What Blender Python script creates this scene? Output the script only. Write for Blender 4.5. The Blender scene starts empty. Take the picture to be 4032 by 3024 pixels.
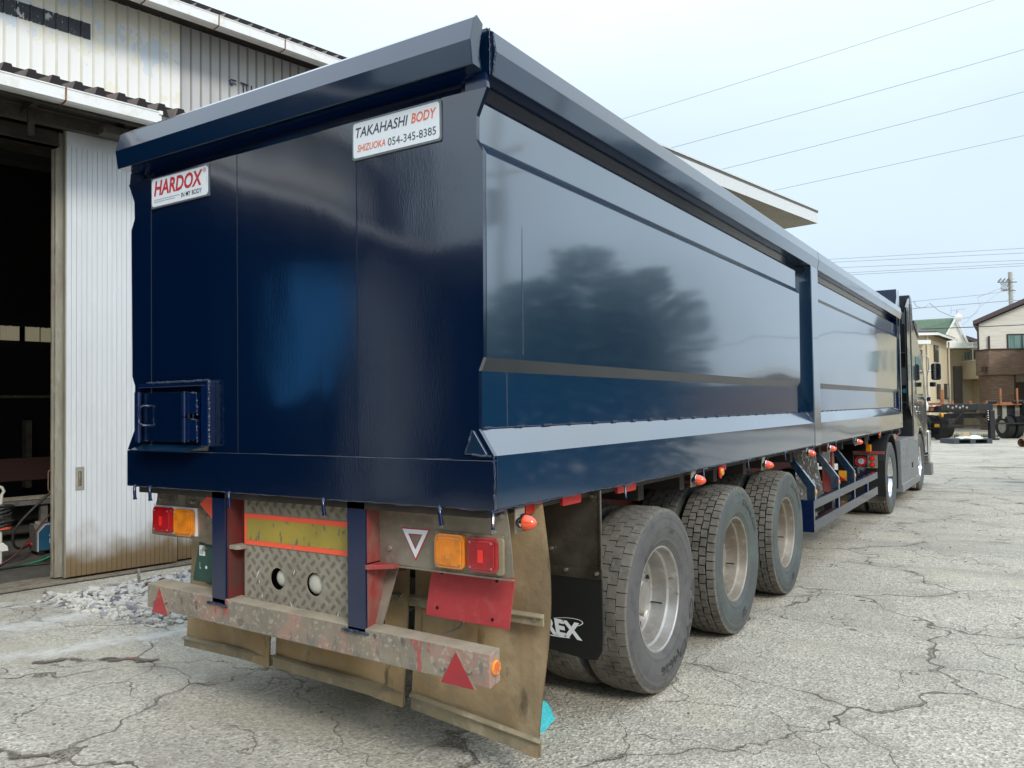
import bpy, bmesh, math, random
from mathutils import Vector, Matrix
random.seed(7)
S = bpy.context.scene
R = math.radians

# ---------------------------------------------------------------- camera
cam_d = bpy.data.cameras.new('camera'); cam = bpy.data.objects.new('camera', cam_d)
S.collection.objects.link(cam); S.camera = cam
CAM = Vector((1.787, -2.630, 1.610))
fw = Vector((-0.542393, 0.839630, 0.028847)); rt = Vector((0.839682, 0.542902, -0.013832)); up = Vector((0.027275, -0.016721, 0.999488))
cam.matrix_world = Matrix(((rt.x, up.x, -fw.x, CAM.x), (rt.y, up.y, -fw.y, CAM.y), (rt.z, up.z, -fw.z, CAM.z), (0, 0, 0, 1)))
cam_d.sensor_width = 36; cam_d.lens = 3191.8 / 4032 * 36; cam_d.clip_end = 2000; cam_d.clip_start = .05

# ---------------------------------------------------------------- sky and sun (bright overcast)
SUN_EL, SUN_AZ = R(37), R(122)          # azimuth from +Y towards +X
W = bpy.data.worlds.new('World'); S.world = W; W.use_nodes = True
nt = W.node_tree; nt.nodes.clear()
def wn(t, **k):
    n = nt.nodes.new(t)
    for a, b in k.items(): setattr(n, a, b)
    return n
wo = wn('ShaderNodeOutputWorld'); bgA = wn('ShaderNodeBackground'); bgB = wn('ShaderNodeBackground'); mixw = wn('ShaderNodeMixShader')
sky = wn('ShaderNodeTexSky', sky_type='NISHITA', sun_disc=False); sky.sun_elevation = SUN_EL; sky.sun_rotation = SUN_AZ
sky.air_density = 1.0; sky.dust_density = 2.0
nt.links.new(sky.outputs[0], bgA.inputs[0]); bgA.inputs[1].default_value = .10
tc = wn('ShaderNodeTexCoord'); sx = wn('ShaderNodeSeparateXYZ'); nt.links.new(tc.outputs['Generated'], sx.inputs[0])
cr = wn('ShaderNodeValToRGB'); nt.links.new(sx.outputs[2], cr.inputs[0])
e = cr.color_ramp.elements; e[0].position = 0.0; e[0].color = (.60, .72, .84, 1); e[1].position = 1.0; e[1].color = (1.72, 2.0, 2.35, 1)
for pos, c in ((.12, (.61, .745, .87, 1)), (.30, (.68, .82, .93, 1)), (.42, (.86, .98, 1.04, 1)), (.55, (1.04, 1.21, 1.36, 1))):
    q = e.new(pos); q.color = c
mp = wn('ShaderNodeMapping'); mp.inputs['Scale'].default_value = (1, 1, 2.6)
nz = wn('ShaderNodeTexNoise'); nz.inputs['Scale'].default_value = 1.7; nz.inputs['Detail'].default_value = 5; nz.inputs['Roughness'].default_value = .5
nt.links.new(tc.outputs['Generated'], mp.inputs[0]); nt.links.new(mp.outputs[0], nz.inputs[0])
cm = wn('ShaderNodeMapRange'); cm.inputs[1].default_value = .3; cm.inputs[2].default_value = .7; cm.inputs[3].default_value = .93; cm.inputs[4].default_value = 1.07
nt.links.new(nz.outputs[0], cm.inputs[0])
vm = wn('ShaderNodeVectorMath', operation='SCALE'); nt.links.new(cr.outputs[0], vm.inputs[0]); nt.links.new(cm.outputs[0], vm.inputs['Scale'])
nt.links.new(vm.outputs[0], bgB.inputs[0]); bgB.inputs[1].default_value = 1.0
mixw.inputs[0].default_value = .88
nt.links.new(bgA.outputs[0], mixw.inputs[1]); nt.links.new(bgB.outputs[0], mixw.inputs[2]); nt.links.new(mixw.outputs[0], wo.inputs[0])
sl = bpy.data.lights.new('sun', 'SUN'); sl.energy = 1.5; sl.angle = R(14); sl.color = (1, .96, .9)
so = bpy.data.objects.new('sun', sl); S.collection.objects.link(so)
sd = Vector((math.sin(SUN_AZ) * math.cos(SUN_EL), math.cos(SUN_AZ) * math.cos(SUN_EL), math.sin(SUN_EL)))
so.rotation_euler = sd.to_track_quat('Z', 'Y').to_euler()
vs = S.view_settings; vs.view_transform = 'Standard'; vs.look = 'None'; vs.gamma = 1; vs.exposure = 0.25; vs.use_curve_mapping = False

# ---------------------------------------------------------------- materials
def lin(c):
    return tuple((v / 12.92 if v <= .04045 else ((v + .055) / 1.055) ** 2.4) for v in c)
def M(name, col, rough=.6, metal=0, var=(), bump=0, bs=60, bdist=.01, coat=0, coat_ior=1.5, ior=1.5, rvar=0, trans=0, spec=None, stretch=(1, 1, 1), coat_rough=.03, alpha=None, emit=None, wave=0):
    """var: (colour, scale, lo, hi, amount[, stretch]) overlays driven by noise in object space"""
    m = bpy.data.materials.new(name); m.use_nodes = True; n = m.node_tree; L = n.links
    b = n.nodes['Principled BSDF']; b.inputs['Roughness'].default_value = rough; b.inputs['Metallic'].default_value = metal
    b.inputs['IOR'].default_value = ior; b.inputs['Coat Weight'].default_value = coat; b.inputs['Coat IOR'].default_value = coat_ior; b.inputs['Coat Roughness'].default_value = coat_rough
    b.inputs['Transmission Weight'].default_value = trans
    if emit: b.inputs['Emission Color'].default_value = (*emit[0], 1); b.inputs['Emission Strength'].default_value = emit[1]
    tcn = n.nodes.new('ShaderNodeTexCoord'); src = None
    colsock = None
    def noise(scale, st=(1, 1, 1), det=5, ro=.6, off=0):
        mpn = n.nodes.new('ShaderNodeMapping'); mpn.inputs['Scale'].default_value = st; mpn.inputs['Location'].default_value = (off, off * .7, off * 1.3)
        L.new(tcn.outputs['Object'], mpn.inputs[0])
        q = n.nodes.new('ShaderNodeTexNoise'); q.inputs['Scale'].default_value = scale; q.inputs['Detail'].default_value = det; q.inputs['Roughness'].default_value = ro
        L.new(mpn.outputs[0], q.inputs[0]); return q
    prev = None
    for i, v in enumerate(var):
        c2, sc, lo, hi, am = v[:5]; st = v[5] if len(v) > 5 else (1, 1, 1)
        q = noise(sc, st, off=i * 3.1 + 1)
        mr = n.nodes.new('ShaderNodeMapRange'); mr.inputs[1].default_value = lo; mr.inputs[2].default_value = hi; mr.inputs[3].default_value = 0; mr.inputs[4].default_value = am
        L.new(q.outputs[0], mr.inputs[0])
        mx = n.nodes.new('ShaderNodeMix'); mx.data_type = 'RGBA'; L.new(mr.outputs[0], mx.inputs[0])
        if prev is None: mx.inputs[6].default_value = (*col, 1)
        else: L.new(prev, mx.inputs[6])
        mx.inputs[7].default_value = (*c2, 1); prev = mx.outputs[2]
    if prev is None: b.inputs['Base Color'].default_value = (*col, 1)
    else: L.new(prev, b.inputs['Base Color'])
    if rvar:
        q = noise(9, stretch, off=5); mr = n.nodes.new('ShaderNodeMapRange'); mr.inputs[1].default_value = .3; mr.inputs[2].default_value = .7
        mr.inputs[3].default_value = max(0, rough - rvar); mr.inputs[4].default_value = min(1, rough + rvar); L.new(q.outputs[0], mr.inputs[0]); L.new(mr.outputs[0], b.inputs['Roughness'])
    last = None
    if bump:
        q = noise(bs, stretch, det=4); bn = n.nodes.new('ShaderNodeBump'); bn.inputs['Strength'].default_value = bump; bn.inputs['Distance'].default_value = bdist
        L.new(q.outputs[0], bn.inputs['Height']); last = bn
    if wave:
        q = noise(1.1, (1.6, .45, 1.0), det=1.5, ro=.4, off=9); bn = n.nodes.new('ShaderNodeBump'); bn.inputs['Strength'].default_value = 1; bn.inputs['Distance'].default_value = wave
        L.new(q.outputs[0], bn.inputs['Height'])
        if last: L.new(last.outputs[0], bn.inputs['Normal'])
        last = bn
    if last:
        L.new(last.outputs[0], b.inputs['Normal'])
        if coat: L.new(last.outputs[0], b.inputs['Coat Normal'])
    return m
K = {}
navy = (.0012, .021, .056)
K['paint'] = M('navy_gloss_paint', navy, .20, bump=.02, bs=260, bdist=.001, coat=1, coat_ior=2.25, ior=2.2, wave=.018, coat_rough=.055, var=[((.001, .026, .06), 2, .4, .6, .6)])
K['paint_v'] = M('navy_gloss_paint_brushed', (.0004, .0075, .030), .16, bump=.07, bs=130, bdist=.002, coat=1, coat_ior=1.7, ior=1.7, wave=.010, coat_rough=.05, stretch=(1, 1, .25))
K['paint_s'] = M('navy_gloss_skirt_paint', (.0015, .026, .068), .2, bump=.02, bs=200, bdist=.001, coat=1, coat_ior=1.5, ior=1.5, wave=.014, coat_rough=.05)
K['paint_l'] = M('navy_ledge_dull_paint', (.006, .014, .024), .35, coat=.4, coat_ior=1.4, ior=1.4)  # body paint made darker and duller so the ledge reflection comes out dark
K['inox_b'] = M('bright_crumpled_stainless', (.78, .77, .72), .28, metal=.85, bump=.9, bs=7, bdist=.05)
K['paint_c'] = M('navy_gloss_coping_paint', (.0008, .012, .038), .2, bump=.02, bs=200, bdist=.001, coat=1, coat_ior=1.55, ior=1.5, wave=.010, coat_rough=.06)
K['paint_u'] = M('navy_paint_thin', (.001, .010, .050), .22, coat=.7, bump=.1, bs=90, bdist=.002)
K['weld'] = M('painted_weld_bead', (.004, .02, .06), .25, coat=.7, coat_ior=1.5, bump=.9, bs=160, bdist=.004)
K['groove'] = M('dark_gap', (.004, .004, .005), .8)
dirt = (.20, .165, .115)
K['dirt_steel'] = M('dusty_steel', (.30, .26, .20), .75, bump=.25, bs=30, var=[((.17, .14, .10), 3, .4, .65, .8), ((.40, .36, .29), 14, .5, .75, .5), ((.10, .085, .07), 40, .6, .75, .5, (1, 1, .3))])
K['bumper'] = M('peeling_bumper_paint', (.30, .255, .185), .8, bump=.35, bs=24, var=[((.20, .17, .13), 2.4, .42, .62, .8), ((.40, .22, .17), 6, .55, .63, .65, (1, 1, .5)), ((.15, .15, .14), 34, .57, .62, .6, (1, 1, .4)), ((.46, .40, .33), 40, .56, .64, .6), ((.40, .07, .06), 11, .63, .66, .8, (1, 1, .3))])
K['spot'] = M('dark_grease_spot', (.13, .105, .085), .7, var=[((.22, .18, .13), 60, .45, .6, .8)])
K['bump_top'] = M('bumper_top_dust', (.33, .28, .20), .9, bump=.2, bs=40, var=[((.22, .18, .13), 6, .4, .65, .8), ((.4, .16, .12), 14, .62, .68, .5)])
K['cheq'] = M('chequer_plate_dusty', (.34, .30, .23), .6, metal=.15, bump=.1, bs=80, var=[((.25, .215, .165), 4, .4, .65, .8), ((.40, .36, .29), 18, .5, .7, .5)])
K['flap'] = M('muddy_rubber_flap', (.40, .285, .15), .85, bump=.3, bs=14, bdist=.02, var=[((.23, .175, .105), 2.2, .42, .64, .8), ((.48, .37, .225), 7, .5, .7, .6), ((.07, .055, .04), 9, .60, .68, .75, (1, 1, .35)), ((.36, .20, .06), 1.5, .52, .7, .6)])
K['flap_bar'] = M('flap_stiffener_bar', (.30, .25, .155), .7, bump=.2, bs=30, var=[((.18, .15, .10), 6, .45, .65, .8), ((.42, .37, .27), 12, .55, .7, .6)])
K['red'] = M('faded_red_paint', (.34, .03, .03), .6, bump=.15, bs=30, var=[((.24, .07, .055), 5, .4, .6, .8), ((.22, .175, .13), 7, .47, .64, .85, (1, 1, .5))])
K['redplate'] = M('pinkish_red_plate', (.50, .055, .06), .6, bump=.08, bs=50, var=[((.43, .04, .045), 3, .4, .65, .8), ((.5, .12, .11), 20, .55, .7, .4)])
K['brightred'] = M('red_bracket_paint', (.55, .02, .015), .4, bump=.1)
K['inox'] = M('stainless_scuffed', (.42, .38, .33), .28, metal=.9, bump=.25, bs=3.5, bdist=.03, rvar=.12, var=[((.30, .235, .16), 5, .45, .65, .7), ((.22, .15, .10), 12, .56, .7, .6)])
K['inox_d'] = M('stainless_dark', (.26, .24, .20), .32, metal=.8, rvar=.1, bump=.1, bs=10, var=[((.28, .24, .18), 6, .55, .7, .6, (.4, 1, 1)), ((.07, .065, .055), 3, .4, .6, .8)])
K['panel_d'] = M('dusty_stainless', (.33, .285, .22), .55, metal=.35, bump=.12, bs=16, var=[((.24, .205, .155), 4, .4, .62, .8), ((.16, .10, .085), 2.2, .55, .68, .5), ((.42, .37, .29), 22, .55, .7, .5)])
K['chrome'] = M('chrome', (.75, .75, .76), .12, metal=1, bump=.05)
K['bolt'] = M('zinc_bolt', (.5, .48, .43), .4, metal=.8)
K['blackrub'] = M('black_rubber', (.006, .006, .006), .6)
K['blackmetal'] = M('black_chassis_paint', (.012, .012, .014), .45, var=[((.035, .03, .025), 6, .5, .7, .7)])
K['darkunder'] = M('grimy_underside', (.035, .03, .025), .8, var=[((.08, .06, .045), 5, .5, .7, .7)])
K['redbrown'] = M('red_brown_frame', (.16, .022, .018), .6, var=[((.07, .045, .035), 4, .45, .65, .85)])
K['tyre'] = M('tyre_sidewall', (.095, .092, .088), .75, bump=.15, bs=40, var=[((.115, .112, .105), 3, .4, .65, .8), ((.05, .05, .055), 12, .5, .7, .6)])
K['tyreg'] = M('tyre_sidewall_greenish', (.075, .082, .080), .62, bump=.12, bs=40, var=[((.10, .125, .112), 2.2, .42, .62, .8), ((.06, .06, .066), 12, .5, .7, .6)])
K['tread'] = M('tyre_tread', (.155, .142, .118), .9, bump=.5, bs=60, bdist=.004, var=[((.075, .07, .06), 6, .45, .65, .8), ((.21, .195, .16), 30, .5, .7, .7)])
K['tread_d'] = M('tyre_groove', (.018, .017, .016), .95)
K['tletter'] = M('tyre_letter_rubber', (.05, .049, .048), .5)
K['rim'] = M('silver_rim', (.50, .485, .46), .38, metal=.75, bump=.12, bs=12, var=[((.34, .31, .27), 4, .42, .65, .8), ((.62, .60, .57), 14, .55, .7, .6), ((.20, .13, .09), 20, .66, .72, .7)])
K['rim_b'] = M('brownish_rim', (.36, .32, .265), .45, metal=.6, bump=.12, bs=12, var=[((.25, .21, .16), 4, .42, .65, .8), ((.5, .46, .4), 14, .55, .7, .6)])
K['alu'] = M('polished_rim', (.80, .80, .84), .15, metal=1)
def glassy(name, c, em=0): return M(name, c, .12, coat=1, coat_ior=1.5, bump=.0, var=[((c[0] * .5, c[1] * .5, c[2] * .5), 18, .45, .65, .5)])
K['lens_r'] = glassy('red_lens', (.45, .004, .012)); K['lens_o'] = glassy('amber_lens', (.85, .27, .012)); K['cone_r'] = glassy('red_orange_cone_lens', (.92, .10, .025))
K['lens_r2'] = M('red_bright_lens', (.95, .02, .012), .2, coat=1)
K['refl_r'] = M('red_reflector', (.42, .012, .02), .35, coat=.6, var=[((.30, .02, .03), 8, .4, .65, .6), ((.35, .15, .11), 30, .62, .7, .5)])
K['white'] = M('white_sticker', (.78, .82, .84), .35, coat=.4, bump=.1, bs=25, bdist=.003)
K['whitep'] = M('white_print', (.85, .83, .78), .5)
K['sgrey'] = M('grey_sign_backing', (.13, .15, .17), .35, coat=.5)
K['pr_dark'] = M('charcoal_print', (.055, .065, .085), .4); K['pr_or'] = M('orange_print', (.78, .165, .085), .4); K['pr_red'] = M('red_print', (.50, .03, .045), .4)
K['pr_navy'] = M('black_navy_print', (.02, .025, .05), .4); K['pr_grey'] = M('grey_fine_print', (.35, .38, .40), .5)
K['or_tape'] = M('fluorescent_orange_tape', (.95, .12, .055), .55, var=[((.8, .2, .12), 30, .6, .7, .6)])
K['yel_tape'] = M('yellow_tape_scratched', (.40, .30, .05), .5, bump=.1, var=[((.32, .25, .05), 4, .4, .6, .8), ((.13, .12, .10), 24, .60, .63, .9, (1, 1, .5)), ((.14, .12, .10), 60, .64, .68, .8)])
K['plate_g'] = M('green_number_plate', (.025, .075, .055), .5, var=[((.05, .09, .07), 10, .5, .7, .6)])
K['plate_w'] = M('number_plate_white', (.7, .72, .7), .5)
K['lampw'] = M('dusty_lamp_glass', (.52, .50, .42), .4, coat=.5, var=[((.38, .36, .30), 9, .45, .62, .7)])
K['tarp'] = M('blue_tarpaulin', (.04, .28, .70), .45, bump=.3, bs=6, bdist=.05)
K['cyan'] = M('turquoise_cloth', (.05, .48, .52), .8, bump=.6, bs=120, bdist=.003, var=[((.15, .62, .66), 60, .5, .6, .7)])
K['cream'] = M('weathered_white_steel', (.94, .935, .91), .5, metal=.0, var=[((.90, .86, .70), 1.9, .52, .53, .7, (.8, .8, 1.4)), ((.74, .82, .92), 1.3, .535, .54, .85, (1.2, 1.2, .8)), ((.5, .48, .42), 40, .70, .76, .4, (1, 1, .2))])
K['rib'] = M('beige_rib', (.76, .73, .62), .6, var=[((.85, .84, .78), 3, .45, .6, .7)])
K['grey'] = M('grey_cladding', (.60, .60, .60), .55, metal=.0, var=[((.50, .49, .47), 3, .45, .65, .6, (1, 1, .2)), ((.56, .56, .56), 18, .5, .7, .4)])
K['ribg'] = M('grey_rib', (.34, .32, .29), .6)
K['blk_sign'] = M('overpainted_black_strip', (.030, .034, .045), .45, var=[((.05, .055, .07), 4, .45, .6, .8), ((.66, .66, .66), 13, .62, .64, .85, (1, 1, .45)), ((.42, .43, .46), 45, .62, .66, .7, (1, 1, .5))])
K['gutter'] = M('white_gutter', (.88, .87, .84), .35, metal=.05, var=[((.70, .66, .58), 6, .56, .68, .5)])
K['tread_r'] = M('dark_plate_ridge', (.20, .175, .135), .55, metal=.3)  # darker than the plate so the ridge pattern stands out
K['gut_dk'] = M('dark_steel_beam', (.09, .08, .062), .8, var=[((.045, .04, .03), 5, .45, .65, .8), ((.16, .14, .11), 14, .58, .7, .6)])  # darker tone of the weathered trim steel
K['under'] = M('dark_eave_timber', (.035, .03, .022), .85, var=[((.075, .065, .045), 5, .5, .7, .7)])
K['gut_un'] = M('weathered_steel_trim', (.26, .225, .165), .75, bump=.2, var=[((.14, .11, .08), 7, .45, .65, .8), ((.42, .38, .30), 18, .55, .7, .6)])
K['rust'] = M('rust', (.22, .10, .05), .9, bump=.4, bs=60, var=[((.35, .20, .12), 18, .45, .65, .8), ((.1, .05, .03), 30, .5, .65, .7)])
K['roof'] = M('brown_roof_sheet', (.13, .105, .085), .8, bump=.3, var=[((.20, .16, .13), 4, .45, .65, .8), ((.24, .10, .06), 2, .58, .64, .7)])
K['roofdark'] = M('roof_sheet_cut_end', (.018, .012, .014), .9)
K['door'] = M('aluminium_door_board', (.74, .75, .755), .42, metal=.15, rvar=.08, var=[((.70, .71, .71), 2, .42, .62, .7, (1, 1, .35)), ((.86, .87, .88), 30, .55, .7, .5, (1, 1, .1)), ((.40, .38, .33), 90, .68, .72, .5)])
K['doorrust'] = M('door_foot_grime', (.27, .19, .09), .8, var=[((.42, .37, .26), 7, .45, .62, .8), ((.15, .10, .05), 12, .52, .68, .8)])
K['steelbeige'] = M('worn_steel_frame', (.34, .32, .25), .6, metal=.2, bump=.1, var=[((.24, .21, .16), 5, .42, .62, .8, (1, 1, .3)), ((.46, .44, .38), 14, .55, .7, .6, (1, 1, .3))])
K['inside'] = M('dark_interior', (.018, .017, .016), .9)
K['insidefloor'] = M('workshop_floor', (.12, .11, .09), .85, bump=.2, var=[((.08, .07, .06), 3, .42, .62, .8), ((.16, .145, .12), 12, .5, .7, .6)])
K['transl'] = M('glowing_corrugated', (.45, .42, .30), .6, emit=((.30, .27, .19), .35))  # faint glow stands in for daylight coming through the sheets
K['wood'] = M('timber', (.30, .20, .11), .8)
K['otcblue'] = M('blue_enamel', (.018, .10, .19), .45, coat=.3, var=[((.03, .12, .2), 10, .45, .65, .6)])
K['greybox'] = M('grey_enamel', (.16, .15, .135), .6, var=[((.09, .08, .07), 8, .45, .65, .8)])
K['hose'] = M('black_cable', (.03, .028, .026), .6, var=[((.07, .065, .06), 20, .5, .7, .6)]); K['hose_g'] = M('green_hose', (.03, .27, .13), .5); K['hose_r'] = M('maroon_hose', (.10, .035, .03), .6)
K['orange'] = M('orange_ring', (.75, .12, .05), .6); K['wpole'] = M('off_white_pole', (.62, .60, .52), .5)
K['canopy'] = M('canopy_soffit', (.28, .26, .21), .85, var=[((.24, .21, .15), 1.5, .45, .65, .7)])
K['stone'] = M('pale_stone', (.52, .495, .44), .85, bump=.3, bs=60)
K['glass'] = M('window_glass', (.03, .045, .045), .06, coat=1)
K['glass_t'] = M('curtained_window_glass', (.12, .24, .22), .15, coat=1, var=[((.25, .36, .33), 3, .45, .55, .8, (3, 1, .1))])
K['hs_beige'] = M('beige_render', (.66, .56, .38), .85, var=[((.60, .51, .34), 2, .4, .65, .7)])
K['hs_cream'] = M('cream_siding', (.78, .74, .64), .8, var=[((.68, .64, .54), 5, .45, .6, .8, (.25, .25, 4))])
K['hs_brown'] = M('brown_siding', (.165, .105, .07), .8, var=[((.26, .19, .14), 6, .48, .6, .9, (.3, .3, 6))])
K['hs_dark'] = M('dark_brown_trim', (.05, .03, .028), .6); K['hs_grey'] = M('grey_brown_panel', (.14, .125, .115), .7)
K['hs_green'] = M('green_shingle', (.115, .175, .12), .85, var=[((.15, .215, .15), 9, .45, .65, .8)])
K['hs_roof'] = M('grey_roof', (.10, .09, .095), .8); K['hs_brroof'] = M('brown_roof', (.085, .06, .06), .8)
K['hs_white'] = M('white_trim', (.78, .77, .72), .6); K['hs_pipe'] = M('cream_pipe', (.68, .60, .46), .6)
K['conc'] = M('concrete_pole', (.42, .40, .34), .8, var=[((.30, .29, .25), 2, .4, .65, .7)])
K['wire'] = M('power_cable', (.36, .41, .46), .6); K['wire_b'] = M('black_power_cable', (.04, .045, .05), .6)
K['rust_o'] = M('orange_rust_steel', (.36, .13, .05), .8, var=[((.20, .08, .04), 3, .45, .65, .7)])
K['yellow'] = M('yellow_cap', (.85, .40, .03), .5); K['grass'] = M('roadside_grass', (.10, .12, .05), .9)
K['leaf'] = M('leaf_green', (.020, .042, .018), .7, var=[((.035, .065, .025), 1.2, .45, .6, .8)]); K['bark'] = M('bark', (.09, .065, .045), .9)
K['cab'] = M('black_cab_paint', (.012, .014, .018), .2, coat=1, coat_ior=1.45, coat_rough=.08, bump=.2, bs=3, bdist=.02, wave=.06)
K['cabsil'] = M('cab_bright_trim', (.55, .53, .47), .2, metal=.8); K['tank'] = M('grey_side_fairing', (.20, .205, .205), .5, var=[((.15, .155, .155), 4, .4, .65, .7)])
K['guardp'] = M('dark_navy_guard_paint', (.004, .012, .034), .3, coat=.5, coat_ior=1.35, ior=1.35, bump=.05, bs=40, bdist=.003)
K['mirror'] = M('mirror_glass', (.8, .82, .82), .03, metal=1); K['ledw'] = M('clear_led_lens', (.6, .6, .62), .2, metal=.6, bump=.8, bs=120)
K['pallet'] = M('dark_plastic_pallet', (.05, .055, .07), .7); K['sack'] = M('pale_sack', (.62, .68, .58), .8); K['sackb'] = M('tan_sack', (.40, .30, .17), .8)
K['wall_g'] = M('far_white_wall', (.66, .68, .68), .7)
K['hsound'] = K['wall_g']

# ---------------------------------------------------------------- mesh helpers
WM = {}
def wm(o): return WM.get(o.name, Matrix.Identity(4))
class MB:
    def __init__(s, M=None): s.v = []; s.f = []; s.m = []; s.M = M; s.mi = 0
    def add(s, vs, fs, mi=None):
        b = len(s.v); s.v += [tuple(x) for x in vs]
        for f in fs: s.f.append([b + i for i in f]); s.m.append(s.mi if mi is None else mi)
        return s
    def box(s, x0, x1, y0, y1, z0, z1, mi=None):
        x0, x1 = min(x0, x1), max(x0, x1); y0, y1 = min(y0, y1), max(y0, y1); z0, z1 = min(z0, z1), max(z0, z1)
        return s.add([(x0, y0, z0), (x1, y0, z0), (x1, y1, z0), (x0, y1, z0), (x0, y0, z1), (x1, y0, z1), (x1, y1, z1), (x0, y1, z1)],
                     [(0, 3, 2, 1), (4, 5, 6, 7), (0, 1, 5, 4), (1, 2, 6, 5), (2, 3, 7, 6), (3, 0, 4, 7)], mi)
    def prism(s, poly, ax, a, b, mi=None):
        def P(u, v, w): return {'x': (w, u, v), 'y': (u, w, v), 'z': (u, v, w)}[ax]
        n = len(poly); vs = [P(u, v, a) for u, v in poly] + [P(u, v, b) for u, v in poly]
        fs = [tuple(range(n))[::-1], tuple(range(n, 2 * n))] + [(i, (i + 1) % n, n + (i + 1) % n, n + i) for i in range(n)]
        return s.add(vs, fs, mi)
    def hexa(s, a, b, mi=None):           # two matching quads joined
        n = len(a); return s.add(list(a) + list(b), [tuple(range(n))[::-1], tuple(range(n, 2 * n))] + [(i, (i + 1) % n, n + (i + 1) % n, n + i) for i in range(n)], mi)
    def strip(s, prof, ax, a, b, mi=None):   # open profile extruded
        def P(u, v, w): return {'x': (w, u, v), 'y': (u, w, v), 'z': (u, v, w)}[ax]
        n = len(prof); vs = [P(u, v, a) for u, v in prof] + [P(u, v, b) for u, v in prof]
        return s.add(vs, [(i, i + 1, n + i + 1, n + i) for i in range(n - 1)], mi)
    def cyl(s, p0, p1, r0, r1=None, n=12, cap=True, mi=None):
        r1 = r0 if r1 is None else r1; p0 = Vector(p0); p1 = Vector(p1); d = (p1 - p0).normalized()
        a = d.orthogonal().normalized(); b = d.cross(a)
        vs = [p0 + (a * math.cos(t) + b * math.sin(t)) * r0 for t in [2 * math.pi * i / n for i in range(n)]] + [p1 + (a * math.cos(t) + b * math.sin(t)) * r1 for t in [2 * math.pi * i / n for i in range(n)]]
        fs = [(i, (i + 1) % n, n + (i + 1) % n, n + i) for i in range(n)]
        if cap: fs += [tuple(range(n))[::-1], tuple(range(n, 2 * n))]
        return s.add(vs, fs, mi)
    def tube(s, pts, r, n=8, mi=None):
        pts = [Vector(p) for p in pts]; rings = []; prev = None
        for i, p in enumerate(pts):
            d = (pts[min(i + 1, len(pts) - 1)] - pts[max(i - 1, 0)]).normalized()
            a = (prev - d * prev.dot(d)).normalized() if prev else d.orthogonal().normalized(); prev = a; b = d.cross(a)
            rings.append([p + (a * math.cos(2 * math.pi * k / n) + b * math.sin(2 * math.pi * k / n)) * r for k in range(n)])
        vs = [q for g in rings for q in g]; fs = []
        for i in range(len(rings) - 1):
            for k in range(n): fs.append((i * n + k, i * n + (k + 1) % n, (i + 1) * n + (k + 1) % n, (i + 1) * n + k))
        fs += [tuple(range(n))[::-1], tuple(range((len(rings) - 1) * n, len(rings) * n))]
        return s.add(vs, fs, mi)
    def lathe(s, prof, n=48, ax='x', o=(0, 0, 0), mi=None, mis=None):   # prof: (axial, radius)
        vs = []; fs = []; m = len(prof)
        for i in range(n):
            t = 2 * math.pi * i / n; c, q = math.cos(t), math.sin(t)
            for (a, r) in prof:
                vs.append({'x': (o[0] + a, o[1] + r * c, o[2] + r * q), 'y': (o[0] + r * c, o[1] + a, o[2] + r * q), 'z': (o[0] + r * c, o[1] + r * q, o[2] + a)}[ax])
        base = len(s.v); s.v += vs
        for i in range(n):
            for j in range(m - 1):
                s.f.append([base + i * m + j, base + i * m + j + 1, base + ((i + 1) % n) * m + j + 1, base + ((i + 1) % n) * m + j]); s.m.append(mis[j] if mis else (s.mi if mi is None else mi))
        return s
    def poly(s, pts, mi=None): return s.add(pts, [tuple(range(len(pts)))], mi)
    def mesh(s, name, mats, smooth=0, recalc=True):
        me = bpy.data.meshes.new(name); vs = s.v if s.M is None else [tuple(s.M @ Vector(p)) for p in s.v]
        me.from_pydata(vs, [], s.f)
        for m in (mats if isinstance(mats, (list, tuple)) else [mats]): me.materials.append(m if not isinstance(m, str) else K[m])
        me.polygons.foreach_set('material_index', s.m)
        if recalc:
            bm = bmesh.new(); bm.from_mesh(me); bmesh.ops.recalc_face_normals(bm, faces=bm.faces); bm.to_mesh(me); bm.free()
        if smooth:
            me.polygons.foreach_set('use_smooth', [True] * len(me.polygons)); me.set_sharp_from_angle(angle=R(smooth))
        me.update(); return me
    def build(s, name, mats, parent=None, smooth=0, bevel=0, label=None, cat=None, group=None, kind=None, loc=None, recalc=True):
        return place(name, s.mesh(name, mats, smooth, recalc), parent, bevel, label, cat, group, kind, loc)
def place(name, me, parent=None, bevel=0, label=None, cat=None, group=None, kind=None, loc=None, rot=None):
    o = bpy.data.objects.new(name, me); S.collection.objects.link(o)
    L = Matrix.Translation(loc) if loc else Matrix.Identity(4)
    if rot is not None: L = L @ rot
    o.matrix_basis = L
    if parent: o.parent = parent; o.matrix_parent_inverse = wm(parent).inverted()
    if parent and parent.name in WM: pass
    if loc or rot is not None: WM[o.name] = L
    if bevel:
        b = o.modifiers.new('bevel', 'BEVEL'); b.width = bevel; b.segments = 2; b.limit_method = 'ANGLE'; b.angle_limit = R(35); b.harden_normals = False
    tag(o, label, cat, group, kind); return o
def tag(o, label=None, cat=None, group=None, kind=None):
    if label: o['label'] = label
    if cat: o['category'] = cat
    if group: o['group'] = group
    if kind: o['kind'] = kind
def thing(name, label, cat, loc=(0, 0, 0), group=None):
    o = bpy.data.objects.new(name, None); S.collection.objects.link(o); o.empty_display_size = .2
    o.location = loc; WM[o.name] = Matrix.Translation(loc); tag(o, label, cat, group); return o
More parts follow.
